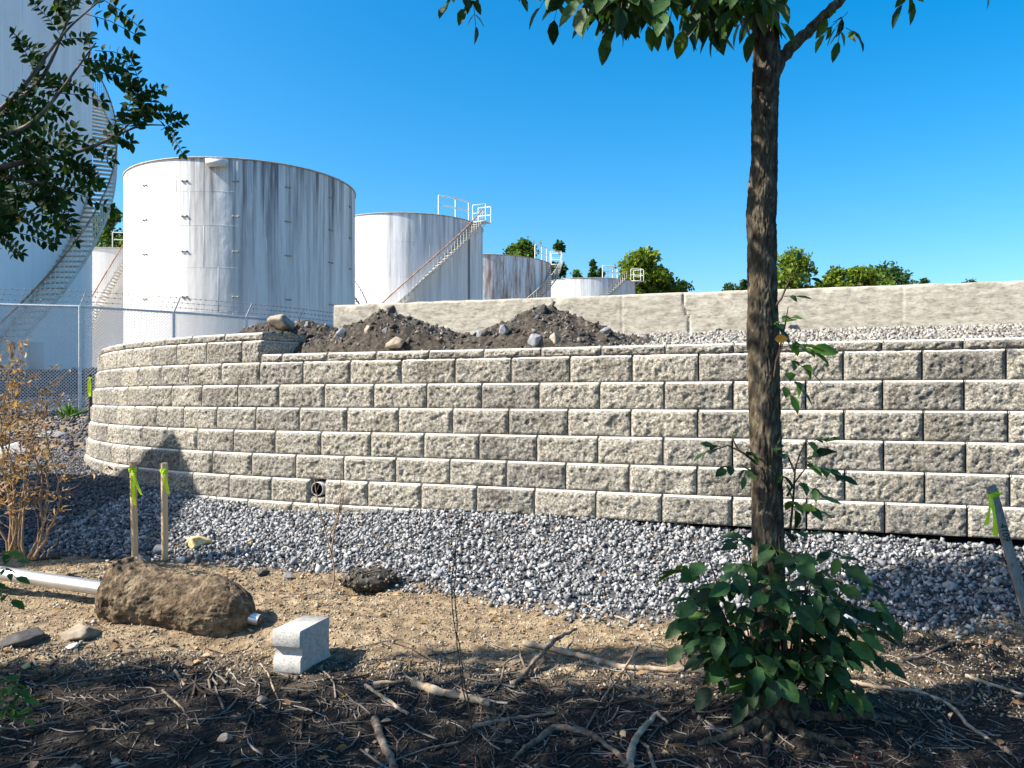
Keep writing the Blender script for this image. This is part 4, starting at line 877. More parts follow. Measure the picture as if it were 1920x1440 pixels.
for (px, py, dx, dz, lf) in ((1493, 1138, .2, -.5, .118), (1490, 1140, -.9, .1, .10), (1492, 1142, 1, -.2, .105), (1455, 1275, -.3, -.8, .105), (1458, 1272, .5, -.7, .115), (1448, 1268, -.9, .2, .09), (1590, 1205, .8, -.4, .12), (1610, 1190, 1, -.4, .12), (1560, 1200, .2, -.8, .1), (1480, 1120, -.7, .5, .1)):
    leaves(sk, [PX(px, py, TY - .32)], [(dx, -.25, dz)], [(rng.normal() * .2, -1, .7)], lf, .56)
o = sst.build('basal_sprout', M_dstem, NT); sk.build('leaves', M_leafd, o)
# surface roots of the near tree
for (pts_) in ([(1440, 1350), (1400, 1372), (1350, 1392), (1310, 1402)], [(1450, 1350), (1490, 1375), (1540, 1392), (1600, 1410)], [(1443, 1355), (1440, 1385), (1436, 1425)], [(1480, 1345), (1560, 1352), (1640, 1350), (1700, 1356)]):
    Q = []
    for (a, b) in pts_: x, y = gp(a, b); Q.append((x, y, gz1(x, y) + .006))
    limb(Q, .028, .010, NT, 'root')

# off-frame tree at left whose branches reach into the picture
LTt = thing('locust_tree', 'tree off the left edge whose dark leafy branches hang over the tall tank', 'tree', (-4.3, 1.3, gz1(-4.3, 1.3)))
limb([(-4.3, 1.3, gz1(-4.3, 1.3) - .1), (-4.25, 1.3, 1.6), (-4.2, 1.25, 3.2), (-4.1, 1.2, 5.0)], .14, .05, LTt, 'trunk', 14)
lb = MB(); ls = MB()
def spray(p, d, L_, nl=9, leaf=.034):      # a pinnate leaf: leaflets in pairs along a stalk
    d = np.asarray(d, float); d /= np.linalg.norm(d); side = np.cross(d, [0, 1, 0.2]); side /= np.linalg.norm(side); C = []; D = []; U = []
    for i in range(nl):
        f = (i + 1) / nl; q = p + d * L_ * f - np.array([0, 0, .25 * L_ * f * f])
        for sg in (1, -1): C.append(q); D.append(side * sg + d * .35 + rng.normal(size=3) * .15); U.append(np.array([0, -1, .5]) + rng.normal(size=3) * .35)
    C.append(q); D.append(d); U.append([0, -1, .5])
    leaves(lb, C, D, U, rng.uniform(.85, 1.1, len(C)) * leaf, .58); ls.tube([p, p + d * L_ * .5 - np.array([0, 0, .25 * L_ * .25]), q], .0014, 4, False)
YB = 2.9
def vis_branch(pp, r0=.012, dens=1.0, Yd=0):
    dens *= .5
    Q = np.array([PX(a, b, YB + Yd) for a, b in pp]); t = np.linspace(0, 1, len(Q)); tt = np.linspace(0, 1, 26); Q = np.stack([np.interp(tt, t, Q[:, i]) for i in range(3)], -1)
    for _ in range(3): Q[1:-1] = .25 * Q[:-2] + .5 * Q[1:-1] + .25 * Q[2:]
    MB().tube(Q, np.linspace(r0, .002, 26), 6).build('branch', M_twig, LTt)
    for i in range(3, 26):
        for _ in range(int(2 * dens + rng.uniform())):
            tan = Q[min(i + 1, 25)] - Q[i - 1]; tan /= np.linalg.norm(tan); sd = rng.choice([-1, 1])
            d = tan * rng.uniform(.4, 1.0) + np.array([tan[2] * -1, rng.uniform(-.7, .7), tan[0]]) * sd * rng.uniform(.5, 1.1)
            spray(Q[i] + rng.normal(size=3) * .015, d, rng.uniform(.09, .17), rng.integers(5, 9), rng.uniform(.028, .038))
vis_branch([(-160, 330), (-60, 330), (20, 310), (60, 300), (120, 295), (200, 265), (260, 232), (310, 235)], .014, .9)
vis_branch([(-160, 330), (-40, 250), (20, 200), (80, 150), (120, 60), (150, -40)], .014, .8, .1)
vis_branch([(-40, 240), (40, 170), (90, 100), (130, 50), (200, -10)], .008, .45, -.1)
vis_branch([(-160, 330), (-60, 390), (0, 410), (40, 380), (80, 330), (110, 300)], .012, .8, .15)
vis_branch([(-160, 360), (-60, 430), (-10, 450), (15, 430), (45, 400)], .008, .5)
vis_branch([(-100, 300), (-20, 260), (50, 240), (100, 190), (150, 120), (180, 80)], .010, .8, -.1)
vis_branch([(200, 262), (235, 240), (262, 210), (275, 180)], .004, .35)
vis_branch([(-100, 330), (-20, 330), (60, 340), (110, 350), (130, 370)], .010, .8, .05)
limb([(-4.2, 1.25, 3.0), (-3.4, 1.8, 2.7), tuple(PX(-160, 330, YB))], .05, .014, LTt)
# crown outside the frame
def offcrown(T, cs, rs, n, leaf, mt, clip=True):
    P = crown_cloud(n, cs, rs, .25)
    outside = P[:, 0] < -.66 * np.maximum(P[:, 1], 0) - .25
    above = (P[:, 2] - EZ) > .55 * np.maximum(P[:, 1], .3) + .1
    P = P[outside | above]; leaves(MB(), P, rdir(len(P), -.3), rdir(len(P), 1.2), rng.uniform(.8, 1.3, len(P)) * leaf, .6, DIA).build('crown', mt, T)
offcrown(LTt, [(-4.2, 1.0, 3.9), (-3.4, 1.9, 4.2), (-3.2, .6, 4.6), (-5.0, 1.4, 3.4), (-3.9, 2.2, 3.3), (-4.6, .4, 4.8), (-2.6, 1.6, 4.9)], [(1.1, .9, .8)] * 7, 7000, .11, M_leafy)
lb.build('leaflets', M_leafl, LTt); ls.build('leaf_stalks', M_dstem, LTt, kind='stuff')
leaves(MB(), [PX(36, 405, YB)], [(0, 0, -1)], [(0, -1, 0)], .035, .6).build('orange_leaf', M_leafo, LTt, label='orange leaf')
OT = thing('maple_tree', 'tree outside the left edge whose crown shades the dark foreground', 'tree', (-7.2, .3, gz1(-7.2, .3)))
limb([(-7.2, .3, gz1(-7.2, .3) - .1), (-7.1, .3, 2.5), (-7.0, .3, 5.5)], .18, .07, OT, 'trunk', 14)
leaves(MB(), crown_cloud(420, [(-6.1, 2.85, 3.75), (-4.1, 2.98, 4.12)], [(.7, .13, .2), (.8, .09, .12)], .2), rdir(420), rdir(420, 1), .11, .6, DIA).build('added_shade_leaves', M_leafy, OT)  # loose leaf clusters added out of view to dapple the soil with shade
offcrown(OT, [(-7, .4, 4.6), (-6.2, 1.0, 5.4), (-7.8, .6, 4.0), (-6.4, -.3, 5.8), (-7.6, 1.4, 5.0), (-6.6, .6, 3.6), (-5.6, .4, 6.2)], [(1.2, 1.1, 1.0)] * 7, 8000, .13, M_leafy)

# off-frame shed that throws the pointed shadow
def uv(u, v): return np.array([u * .972 - v * .233, u * .233 + v * .972])
sh = thing('shed', 'grey gabled shed outside the left edge whose roof shadow falls on the wall', 'shed', (*uv(-8.5, 7.9), gz1(*uv(-8.5, 7.9))))
prf = [(5.92, 4.88), (8.2, 5.62), (9.62, 4.42)]
zg = EZ - 1.2
mb = MB()
pv = [(6.12, 0), (9.7, 0), (9.7, 4.05), (8.7, 5.18), (8.25, 5.84), (7.7, 5.42), (6.12, 5.28)]
V = [list(uv(-7.1, a)) + [zg + b] for a, b in pv] + [list(uv(-10.0, a)) + [zg + b] for a, b in pv]
mb.add(V, [(0, 1, 2, 3, 4, 5, 6), (13, 12, 11, 10, 9, 8, 7), (0, 7, 8, 1), (1, 8, 9, 2), (6, 13, 7, 0)]); mb.build('walls', M_siding, sh)
mb = MB()
for (a, b), (c, d) in (((6.08, 5.28), (7.7, 5.42)), ((7.7, 5.42), (8.25, 5.85)), ((8.25, 5.85), (8.7, 5.18)), ((8.7, 5.18), (9.82, 3.92))):
    q = [list(uv(-6.95, a)) + [zg + b], list(uv(-6.95, c)) + [zg + d], list(uv(-10.15, c)) + [zg + d], list(uv(-10.15, a)) + [zg + b]]
    mb.add(q + [[x, y, z + .07] for x, y, z in q], [(3, 2, 1, 0), (4, 5, 6, 7), (0, 1, 5, 4), (1, 2, 6, 5), (2, 3, 7, 6), (3, 0, 4, 7)])
mb.build('roof', M_roof, sh)

# ---------------------------------------------------------------- stakes with flagging tape
def stake(label, base, top, w, t, mt, tails, text=None, yaw=0):
    base = np.array(base, float); top = np.array(top, float); T = thing('survey_stake', label, 'stake', base, 'wooden survey stakes with flagging tape')
    ax = top - base; L_ = np.linalg.norm(ax); ax /= L_; sx = np.cross(ax, [0, 1, 0]); sx = -sx if sx[0] < 0 else sx; sx /= np.linalg.norm(sx); sy = np.cross(ax, sx); sy = -sy if sy[1] > 0 else sy
    if yaw: sx, sy = sx * math.cos(yaw) + sy * math.sin(yaw), sy * math.cos(yaw) - sx * math.sin(yaw)
    mb = MB(); n = 14; rows = []
    for i in range(n):
        f = i / (n - 1); c = base + ax * L_ * f - ax * .06 * (1 - f); ww = w * (1 + .03 * rng.normal() * .5) / 2
        rows.append([c - sx * ww + sy * t / 2, c + sx * ww + sy * t / 2, c + sx * ww - sy * t / 2, c - sx * ww - sy * t / 2, c - sx * ww + sy * t / 2])
    mb.grid(np.array(rows)); mb.add(np.array(rows[-1][:4]), [(0, 1, 2, 3)]); mb.build('stake_body', mt, T)
    tp = MB(); zt_ = L_ - .055; c = base + ax * zt_
    band = [c - sx * (w / 2 + .003) + sy * (t / 2 + .003), c + sx * (w / 2 + .003) + sy * (t / 2 + .003), c + sx * (w / 2 + .003) - sy * (t / 2 + .003), c - sx * (w / 2 + .003) - sy * (t / 2 + .003)]
    band.append(band[0]); band = np.array(band); tp.grid(np.stack([band - ax * .013, band + sy * .004, band + ax * .015]))
    for k_ in range(7): # knot
        d_ = rng.normal(size=3) * .008; tp.tube([c + sx * w / 2 + sy * (t / 2 + .006) + d_, c + sx * (w / 2 + .006) + sy * (t / 2 + .01) - d_], .004, 5)
    for (dx, dz, wd_, sd) in tails:
        s0 = c + sx * sd * (w / 2 + .004) + sy * (t / 2 + .006); rows = []
        for i in range(9):
            f = i / 8; q = s0 + np.array([dx * f, -.012 * math.sin(f * 3), -dz * f]) ; wv_ = np.array([1, .5 * math.sin(f * 4), 0]); wv_ = wv_ / np.linalg.norm(wv_) * wd_ / 2 * (.5 + .5 * min(1, f * 4))
            rows.append([q - wv_, q + sy * .003, q + wv_])
        tp.grid(np.array(rows))
    tp.build('flagging_tape', M_tape, T)
    if text:
        cu = bpy.data.curves.new('t', 'FONT'); cu.body = text; cu.size = .052; cu.shear = .3; cu.extrude = .0003; cu.align_x = 'LEFT'
        to = bpy.data.objects.new('t', cu); COL.objects.link(to); bpy.context.view_layer.update()
        me = bpy.data.meshes.new_from_object(to.evaluated_get(bpy.context.evaluated_depsgraph_get())); bpy.data.objects.remove(to)
        v = np.array([tuple(p.co) for p in me.vertices]); o_ = base + ax * (L_ * .735) + sy * (t / 2 + .0012)
        # writing runs down the stake
        v3 = o_ + (-ax)[None] * v[:, :1] + (sx)[None] * (v[:, 1:2] - .016) + sy[None] * v[:, 2:3]
        fs = [tuple(p.vertices) for p in me.polygons]; MB().add(v3, fs).build('handwriting', M_ink, T); bpy.data.meshes.remove(me)
    return T
def ginter(px, py, Y): return PX(px, py, Y)
x, y = -2.60, 5.52; stake('wooden stake with two yellow-green tape tails, left of the pair before the wall', (x, y, gz1(x, y)), ((249 - 960) / F * y, y, EZ + (Y0 - 866) / F * y), .031, .031, M_wood, [(.065, .17, .020, 1), (.02, .24, .024, 1)], yaw=.45)
x, y = -2.43, 5.60; stake('wooden stake with one short yellow-green tape tail, right of the pair before the wall', (x, y, gz1(x, y)), ((308 - 960) / F * y, y, EZ + (Y0 - 868) / F * y), .032, .032, M_wood, [(.035, .16, .024, 1)], yaw=.40)
x, y = 2.86, 4.42; stake('leaning grey weathered stake at the right edge with handwritten figures and pale tape', (x, y, gz1(x, y) - .02), ((1857 - 960) / F * 4.32, 4.32, EZ + (Y0 - 910) / F * 4.32), .050, .018, M_woodg, [(-.025, .15, .020, -.9), (.02, .21, .026, -.7)], '4109')
x, y = PX(170, 0, 12.2)[:2]; z = gz1(x, y); stake('thin stake with upright yellow tape standing behind the left end of the block wall', (x, y, z), (x, y, EZ + (Y0 - 702) / F * 12.2), .035, .03, M_dstem, [(.0, .28, .05, 0)])

# ---------------------------------------------------------------- pulled-up pole with its concrete footing
PO = thing('uprooted_pole', 'silver metal pole lying on the ground with a big earthy concrete footing on its end', 'pole', (-1.6, 4.4, gz1(-1.6, 4.4)))
p0 = PX(232, 1118, 4.62); p1 = PX(462, 1152, 4.42); ax = p1 - p0; L_ = np.linalg.norm(ax); ax /= L_; e1 = np.cross(ax, [0, 0, 1]); e1 /= np.linalg.norm(e1); e2 = np.cross(e1, ax)
nt, nu = 200, 240; f = np.linspace(-.06, 1.06, nu); th = np.linspace(0, 2 * math.pi, nt + 1)
rad = np.interp(f, [-.06, -.04, 0, .1, .25, .4, .55, .7, .85, .95, 1.02, 1.06], [.0, .20, .222, .215, .195, .18, .19, .195, .175, .13, .07, .0])
TT, FF = np.meshgrid(th, f); Pq = np.stack([np.cos(TT) * .7, np.sin(TT) * .7, FF * 2.2], -1).reshape(-1, 3)
nn = .18 * fbm(Pq, 1.8, 3, 61).reshape(TT.shape) + .10 * fbm(Pq, 6, 4, 62, .6).reshape(TT.shape) + .05 * fbm(Pq, 18, 4, 64, .65).reshape(TT.shape) - .10 * np.clip(fbm(Pq, 3.5, 3, 66).reshape(TT.shape), 0, .5).reshape(TT.shape)
endk = np.clip((FF + .05) / .04, 0, 1); rr = rad[:, None] * (1 + nn * endk); shift = (.12 * np.maximum(0, np.cos(TT - 1.9)) * (FF < .12) * np.clip((.12 - FF) / .12, 0, 1)) * rad[:, None]
rr = rr + shift * 1.2
P = p0 + ax * (FF[..., None] * L_) + e1 * (rr * np.cos(TT))[..., None] * .95 + e2 * (rr * np.sin(TT))[..., None] * .92
MB().grid(P).build('concrete_footing', M_lump, PO)
q0 = PX(-320, 1026, 5.35); q1 = PX(216, 1107, 4.66); pl = MB(); pl.tube([q0 + (q1 - q0) * t for t in np.linspace(0, 1, 8)], .041, 20); pl.build('pole_shaft', M_alu, PO, smooth=True)
MB().tube([q1 - (q1 - q0) * .006, q1 + (p0 - q1) * .7], .030, 12).build('pole_collar', M_rim, PO)
s0 = PX(455, 1155, 4.42); s1 = PX(487, 1163, 4.40); mb = MB().tube([s0, s1], .031, 16, False); dr = (s1 - s0) / np.linalg.norm(s1 - s0); mb.tube([s1, s1 - dr * .02], .025, 16); mb.build('pipe_stub', M_alu, PO)
MB().tube([s1 + dr * .002, s1 + dr * .004], .027, 16).build('stub_opening', M_lump, PO)

# ---------------------------------------------------------------- loose wall block
BK = thing('concrete_block', 'notched offcut of pale concrete wall block lying on the sunlit soil', 'block', (*gp(556, 1268), 0)); bx, by = gp(556, 1266); bz = gz1(bx, by); BK.location = (bx, by, bz)
fr = [(.010, 0), (.006, .006), (.008, .072), (.024, .082), (.028, .112), (.004, .124), (.000, .132), (.002, .198), (.008, .205)]
ydir = np.array([.30, .954, 0]); xdir = np.array([.975, -.20, 0]); wb = .14; P0 = np.array([bx - .115, by, bz]); LB = .27
def lf(z): return float(np.interp(z, [q[1] for q in fr], [q[0] for q in fr]))
ring_ = fr + [(LB, .205), (LB + .0, .0)]
cols_ = []
for xx_ in np.linspace(0, wb, 10):
    r_ = [P0 + xdir * xx_ + ydir * l + np.array([0, 0, z]) for l, z in ring_]; r_.append(r_[0]); cols_.append(r_)
mb = MB().grid(np.array(cols_)); mb.add(np.array(cols_[0][:-1]), [tuple(range(len(cols_[0]) - 1))])
zz2 = np.unique(np.concatenate([np.linspace(0, .205, 44), [.006, .072, .082, .112, .124, .132, .198]])); rows = []
for z in zz2:
    r_ = []
    for t_ in np.linspace(0, 1, 50):
        l = lf(z) + (LB - lf(z)) * t_; e_ = min(1, t_ * 12, (1 - t_) * 12, (.205 - z) * 60 + .0, z * 60 + .15)
        d = e_ * (.006 + .010 * float(fbm(np.array([[l, z, .3]]), 22, 4, 5)[0]) + .012 * float(vn(np.array([[l, z, 0]]), 10, 3)[0])) + .09 * max(0, (.09 - z)) * t_ * e_ * 4
        r_.append(P0 + xdir * (wb + d) + ydir * l + np.array([0, 0, z]))
    rows.append(r_)
mb.grid(np.array(rows)); mb.build('block_body', M_blk, BK)

# ---------------------------------------------------------------- dead bush, saplings, small plants
DB = thing('dead_bush', 'dead bush of tan stems with curled brown leaves at the left edge', 'bush', (*PX(35, 1040, 5.2)[:2], gz1(*PX(35, 0, 5.2)[:2])))
st = MB(); lv = MB()
for (x0, x1, yt) in ((20, -25, 690), (30, 20, 650), (35, 45, 655), (48, 78, 740), (55, 62, 700), (25, 5, 780), (60, 85, 830), (40, 30, 720), (15, -40, 760), (65, 50, 790), (10, -10, 860)):
    Ya = 5.2; Q = bent(PX(x0, 1048, Ya), PX(x1, yt, Ya + rng.uniform(-.3, .3)), 12, .09); Q[:, 0] += .05 * np.sin(np.linspace(0, math.pi, 12)) * rng.normal(); st.tube(Q, np.linspace(.010, .002, 12), 6, False)
    for j in range(3, 12):
        for _ in range(2):
            d = np.array([rng.normal() * .7, rng.normal() * .6, rng.uniform(.1, .8)]); e = Q[j] + d * rng.uniform(.08, .2); tw = bent(Q[j], e, 5, .2); st.tube(tw, .0016, 4, False)
            if j > 4:
                n_ = rng.integers(5, 11); idx = rng.integers(1, 5, n_); C = tw[idx] + rng.normal(size=(n_, 3)) * .012; leaves(lv, C, rdir(n_, -.8), rdir(n_), rng.uniform(.02, .05, n_), .35, None, .5)
for k in range(5):
    Q = bent(PX(40 + 12 * k, 1045, 5.1), PX(60 + 16 * k, 900 + 20 * k, 5.1), 8, .3); st.tube(Q, np.linspace(.004, .0015, 8), 5, False)
st.build('stems', M_stem, DB); lv.build('dry_leaves', M_dead, DB)

def sapling(label, stems, r, mt, buds=0, twigs=0):
    b = stems[0][0]; T = thing('sapling', label, 'sapling', tuple(PX(*b)), 'bare saplings in front of the wall'); mb = MB(); tw = MB()
    for s_ in stems:
        Q = np.array([PX(*p) for p in s_]); t = np.linspace(0, 1, len(Q)); tt = np.linspace(0, 1, 26); Q = np.stack([np.interp(tt, t, Q[:, i]) for i in range(3)], -1)
        for _ in range(3): Q[1:-1] = .25 * Q[:-2] + .5 * Q[1:-1] + .25 * Q[2:]
        Q[1:-1] += rng.normal(size=(24, 3)) * .0025
        mb.tube(Q, np.linspace(r, r * .35, 26), 6)
        for j in range(3, 25):
            if buds: mb.box(Q[j] + [rng.choice([-1, 1]) * r, 0, 0], (.003, .003, .006), rz=rng.uniform(0, 3))
            if twigs and rng.uniform() < twigs and j > 8: tw.tube(bent(Q[j], Q[j] + np.array([rng.normal() * .05, rng.normal() * .03, rng.uniform(.03, .09)]), 4, .2), .0011, 4, False)
    mb.build('stem', mt, T)
    if tw.n: tw.build('twigs', mt, T)
sapling('pair of thin dark bare stems rising from the foreground across the gravel', [[(905, 1440, 3.0), (885, 1370, 3.05), (868, 1290, 3.1), (852, 1180, 3.15), (846, 1080, 3.2), (858, 1010, 3.2), (868, 962, 3.2)], [(898, 1435, 3.02), (880, 1330, 3.06), (862, 1230, 3.1), (852, 1120, 3.15), (855, 1030, 3.2), (862, 975, 3.2)]], .0035, M_dstem, 1)
x, y = gp(622, 1112)
sapling('spindly brown sapling in front of the drain pipe', [[(622, 1112, y), (628, 1070, y), (616, 1020, y), (600, 960, y), (592, 910, y), (586, 880, y)], [(620, 1040, y), (630, 980, y), (640, 930, y), (637, 885, y)], [(616, 1010, y), (640, 960, y), (645, 920, y)]], .0055, M_stem, 0, .5)
sapling('short grey twiggy seedling in the foreground debris', [[(925, 1445, 2.95), (925, 1400, 2.95), (930, 1360, 2.95), (926, 1320, 2.95)], [(893, 1410, 2.98), (920, 1385, 2.98), (948, 1350, 2.98)]], .0022, M_twig, 0, .4)
SP = thing('leafy_shrub', 'green leafy sprays poking in at the lower left edge', 'shrub', (-2.15, 2.9, gz1(-2.15, 2.9))); st = MB(); lv = MB()
for (px, py, yw_) in ((2, 1290, .3), (-10, 1265, -.1), (4, 1325, .2), (-25, 1315, .1), (-12, 1065, .3), (-20, 1095, -.2), (-6, 1040, .6)):
    Q = bent((-2.15, 2.9, gz1(-2.15, 2.9)), PX(px, py, 2.85), 7, .15); st.tube(Q, np.linspace(.005, .0018, 7), 5, False); compound(lv, Q[-1], (1, -.2, yw_ * .5), 7, .05, .5, .5, st)
o = st.build('stems', M_stem, SP); lv.build('leaves', M_leafb, SP)
WD = thing('weed', 'small yellow-green weed growing at the foot of the fence', 'weed', (*PX(128, 0, 16)[:2], gz1(*PX(128, 0, 16)[:2]))); lv = MB(); b = np.array(WD.location)
for k in range(26): leaves(lv, [b + rng.normal(size=3) * [.06, .06, 0]], [(rng.normal() * .7, rng.normal() * .5, 1.1)], [(0, -1, .2)], rng.uniform(.12, .42), .16)
lv.build('blades', M_leafb, WD)

# ---------------------------------------------------------------- sticks lying about
def stick(label, pts_, r0, r1, mt, group='fallen sticks on the soil', cat='stick', lift=.0, side=None):
    Q = []
    for i, p in enumerate(pts_):
        x, y = gp(p[0], p[1]); Q.append((x, y, gz1(x, y) + r0 * .8 + lift + (p[2] if len(p) > 2 else 0)))
    T = thing('stick', label, cat, Q[0], group); limbs = np.array(Q); t = np.linspace(0, 1, len(Q)); tt = np.linspace(0, 1, max(14, len(Q) * 6)); P = np.stack([np.interp(tt, t, limbs[:, i]) for i in range(3)], -1)
    for _ in range(2): P[1:-1] = .25 * P[:-2] + .5 * P[1:-1] + .25 * P[2:]
    rad = np.linspace(r0, r1, len(P)) * (1 + .12 * rng.normal(size=len(P))); P[1:-1] += rng.normal(size=(len(P) - 2, 3)) * r0 * .15
    MB().tube(P, rad, 9).build('stem', mt, T)
    if side:
        for s_ in side:
            q = [];
            for p in s_: x, y = gp(p[0], p[1]); q.append((x, y, gz1(x, y) + r1 + .01 + (p[2] if len(p) > 2 else 0)))
            MB().tube(bent(q[0], q[-1], 6, .15) if len(q) == 2 else np.array(q), np.linspace(r1 * .9, r1 * .4, 6 if len(q) == 2 else len(q)), 6).build('side_twig', mt, T)
stick('long pale barked branch lying from mid picture to the foot of the near tree', [(982, 1210), (1040, 1224), (1100, 1238), (1170, 1255), (1250, 1258), (1300, 1262), (1366, 1270)], .016, .010, M_pbark, side=[[(1175, 1256), (1200, 1232, .04)], [(1060, 1230), (1075, 1216, .03)]])
stick('brown branch propped across the pale branch with its end in the air', [(960, 1290), (1000, 1258, .03), (1040, 1230, .07), (1080, 1218, .10)], .012, .008, M_twig, side=[[(990, 1270), (970, 1240, .05)]])
stick('thin curved stick arching left of the propped branch', [(938, 1290), (946, 1262, .04), (980, 1248, .05), (992, 1244, .04)], .006, .003, M_twig)
stick('dead pale stick beside the brown stump of root in the shade', [(775, 1290), (820, 1305), (870, 1318), (918, 1330)], .020, .014, M_pbark, side=[[(700, 1295), (755, 1290)]])
stick('long grey stick lying in the shade left of the thin dark stems', [(685, 1288), (720, 1312), (765, 1345)], .009, .008, M_pbark)
stick('stubby grey branch end pointing at the bottom edge left of centre', [(703, 1352), (712, 1385), (735, 1432), (745, 1470)], .017, .014, M_twig)
stick('forked dark branch at the bottom between the two saplings and the tree', [(985, 1405), (1040, 1372), (1100, 1380), (1160, 1425), (1175, 1450)], .013, .010, M_twig, side=[[(985, 1405), (960, 1435)]])
stick('thick mottled branch rising from the bottom edge left of the tree roots', [(1180, 1450), (1185, 1405), (1205, 1375), (1232, 1348)], .017, .010, M_pbark, side=[[(1232, 1348), (1252, 1365)]])
stick('thin reddish branch beside the thick mottled one at the bottom', [(1228, 1450), (1215, 1405), (1196, 1392)], .008, .006, M_twig)
stick('slender forked twig standing up from the pale branch toward the wall', [(1100, 1370), (1130, 1310), (1160, 1285, .02), (1196, 1236, .06)], .005, .003, M_twig, side=[[(1140, 1300), (1175, 1290, .02)]])
stick('long bare root-like stick running right from the tree to the bottom right', [(1560, 1278), (1640, 1296), (1720, 1302), (1780, 1325), (1820, 1365), (1895, 1415)], .010, .007, M_pbark, side=[[(1720, 1302), (1680, 1282)]])
stick('grey stick on the dark soil at the right edge', [(1810, 1272), (1850, 1285), (1895, 1300), (1930, 1310)], .009, .006, M_pbark)
stick('short bent stick left of the grey stick at the right edge', [(1728, 1275), (1745, 1280), (1765, 1298), (1790, 1305)], .008, .006, M_twig)
stick('dark curved stick on the humus below the leaning stake', [(1690, 1245), (1730, 1235), (1755, 1218), (1790, 1205)], .009, .006, M_twig)
stick('forked twig lying left of the concrete block in the shade', [(305, 1297), (325, 1312), (345, 1330), (353, 1365)], .006, .004, M_twig)
stick('short whitish stick standing out in the half shade right of the footing', [(328, 1256), (338, 1270), (346, 1286)], .007, .006, M_rockt)
stick('long thin twig lying level below the concrete block', [(350, 1352), (430, 1345), (515, 1340)], .004, .003, M_twig)
stick('thin curved twig at the corner of the concrete block', [(488, 1248), (505, 1270), (515, 1300), (530, 1330)], .005, .003, M_pbark)
stick('thin twig in the sunny soil left of the clod of roots', [(530, 1122), (570, 1118), (605, 1112)], .005, .003, M_pbark)
stick('long twig lying on the gravel right of the yellow stone', [(385, 1045), (430, 1018), (475, 1000)], .006, .003, M_twig)
stick('bark strip lying along the lower edge of the gravel left of the tree', [(1092, 1136), (1130, 1155), (1180, 1168)], .008, .005, M_pbark)
stick('dark log end lying in the shade left of the footing', [(45, 1050), (80, 1050), (112, 1048)], .024, .024, M_rockd)
stick('arched dry twig in front of the right stake of the pair', [(262, 1030), (285, 1008, .03), (305, 1018, .02), (318, 1040)], .003, .002, M_stem)
stick('stick half buried at lower left of the picture', [(60, 1425), (100, 1412), (135, 1400)], .007, .004, M_twig)
stick('crooked dark branch low in the picture centre', [(880, 1370), (930, 1362), (985, 1352), (1040, 1345)], .010, .006, M_twig, side=[[(930, 1362), (955, 1335)]])

# twig litter (uncountable) and leaf litter
def litter(n, x0, x1, y0, y1, keep, Lr, rr_):
    mb = MB(); X, Y = scatter(n, x0, x1, y0, y1, keep); n = len(X); a = rng.uniform(0, math.pi, n); ln = rng.uniform(*Lr, n) * rng.uniform(.4, 1, n); V = []; k = 4; r = rng.uniform(*rr_, n); curv = rng.normal(size=n) * .5
    for j in range(k):
        f = (j / (k - 1) - .5) * ln; aa = a + curv * (j / (k - 1) - .5); x = X + f * np.cos(aa); y = Y + f * np.sin(aa); z = ground_z(x, y) + r + rng.uniform(0, .004, n)
        rj = r * (1 - .4 * j / k); nx, ny = -np.sin(aa), np.cos(aa)
        for t_ in (0, 2.09, 4.19): V.append(np.stack([x + nx * rj * math.cos(t_), y + ny * rj * math.cos(t_), z + rj * math.sin(t_)], -1))
    V = np.stack(V, 1); Fq = np.array([[j * 3 + i, j * 3 + (i + 1) % 3, (j + 1) * 3 + (i + 1) % 3, (j + 1) * 3 + i] for j in range(k - 1) for i in range(3)])
    mb.add(V.reshape(-1, 3), (Fq[None] + (np.arange(n) * 3 * k)[:, None, None]).reshape(-1, 4)); return mb
mb = litter(3400, -2.4, 3.0, 2.7, 4.1, lambda X, Y: Y < 3.95 - .1 * X, (.04, .22), (.0008, .003))
mb2 = litter(700, -2.6, 3.2, 2.7, 4.3, lambda X, Y: Y < 4.2, (.1, .5), (.001, .004))
for v, f in zip(mb2.V, mb2.Fc): mb.add(v, f)
mb2 = litter(230, -2.4, 3.0, 2.75, 3.9, lambda X, Y: Y < 3.8 - .1 * X, (.10, .45), (.003, .0075))
for v, f in zip(mb2.V, mb2.Fc): mb.add(v, f)
mb.build('twig_litter', M_litter, None, kind='stuff', label='tangle of fine twigs and rootlets over the shaded foreground soil', category='twigs')
litter(900, -3.3, 2.4, 3.8, 5.8, lambda X, Y: Y < gbound(X) + .15, (.03, .14), (.0008, .002)).build('twig_litter', M_litter, None, kind='stuff', label='scattered short dry twigs on the sunlit tan soil', category='twigs')
X, Y = scatter(1000, -3.0, 3.2, 2.8, 6.6, lambda X, Y: (Y < Yw(X) - .1) & ((Y > 4.0) | (rng.uniform(size=len(X)) < .8)))
n = len(X); leaves(MB(), np.stack([X, Y, ground_z(X, Y) + .014], -1), np.stack([rng.normal(size=n), rng.normal(size=n), rng.normal(size=n) * .2], -1), rdir(n, 2.2), rng.uniform(.018, .05, n), .6, None, .3).build('leaf_litter', M_dead, None, kind='stuff', label='curled tan and orange dead leaves scattered over soil and gravel', category='leaves')
X, Y = scatter(240, -.2, 2.0, 2.85, 3.3, lambda X, Y: fbm(np.stack([X, Y, X * 0], -1), 4, 2, 9) > .1)
n = len(X); leaves(MB(), np.stack([X, Y, ground_z(X, Y) + .008], -1), rdir(n, .3), rdir(n, 1), rng.uniform(.01, .03, n), .25, None, .3).build('leaf_litter', M_pink, None, kind='stuff', label='reddish brown shreds lying around the roots of the near tree', category='leaves')

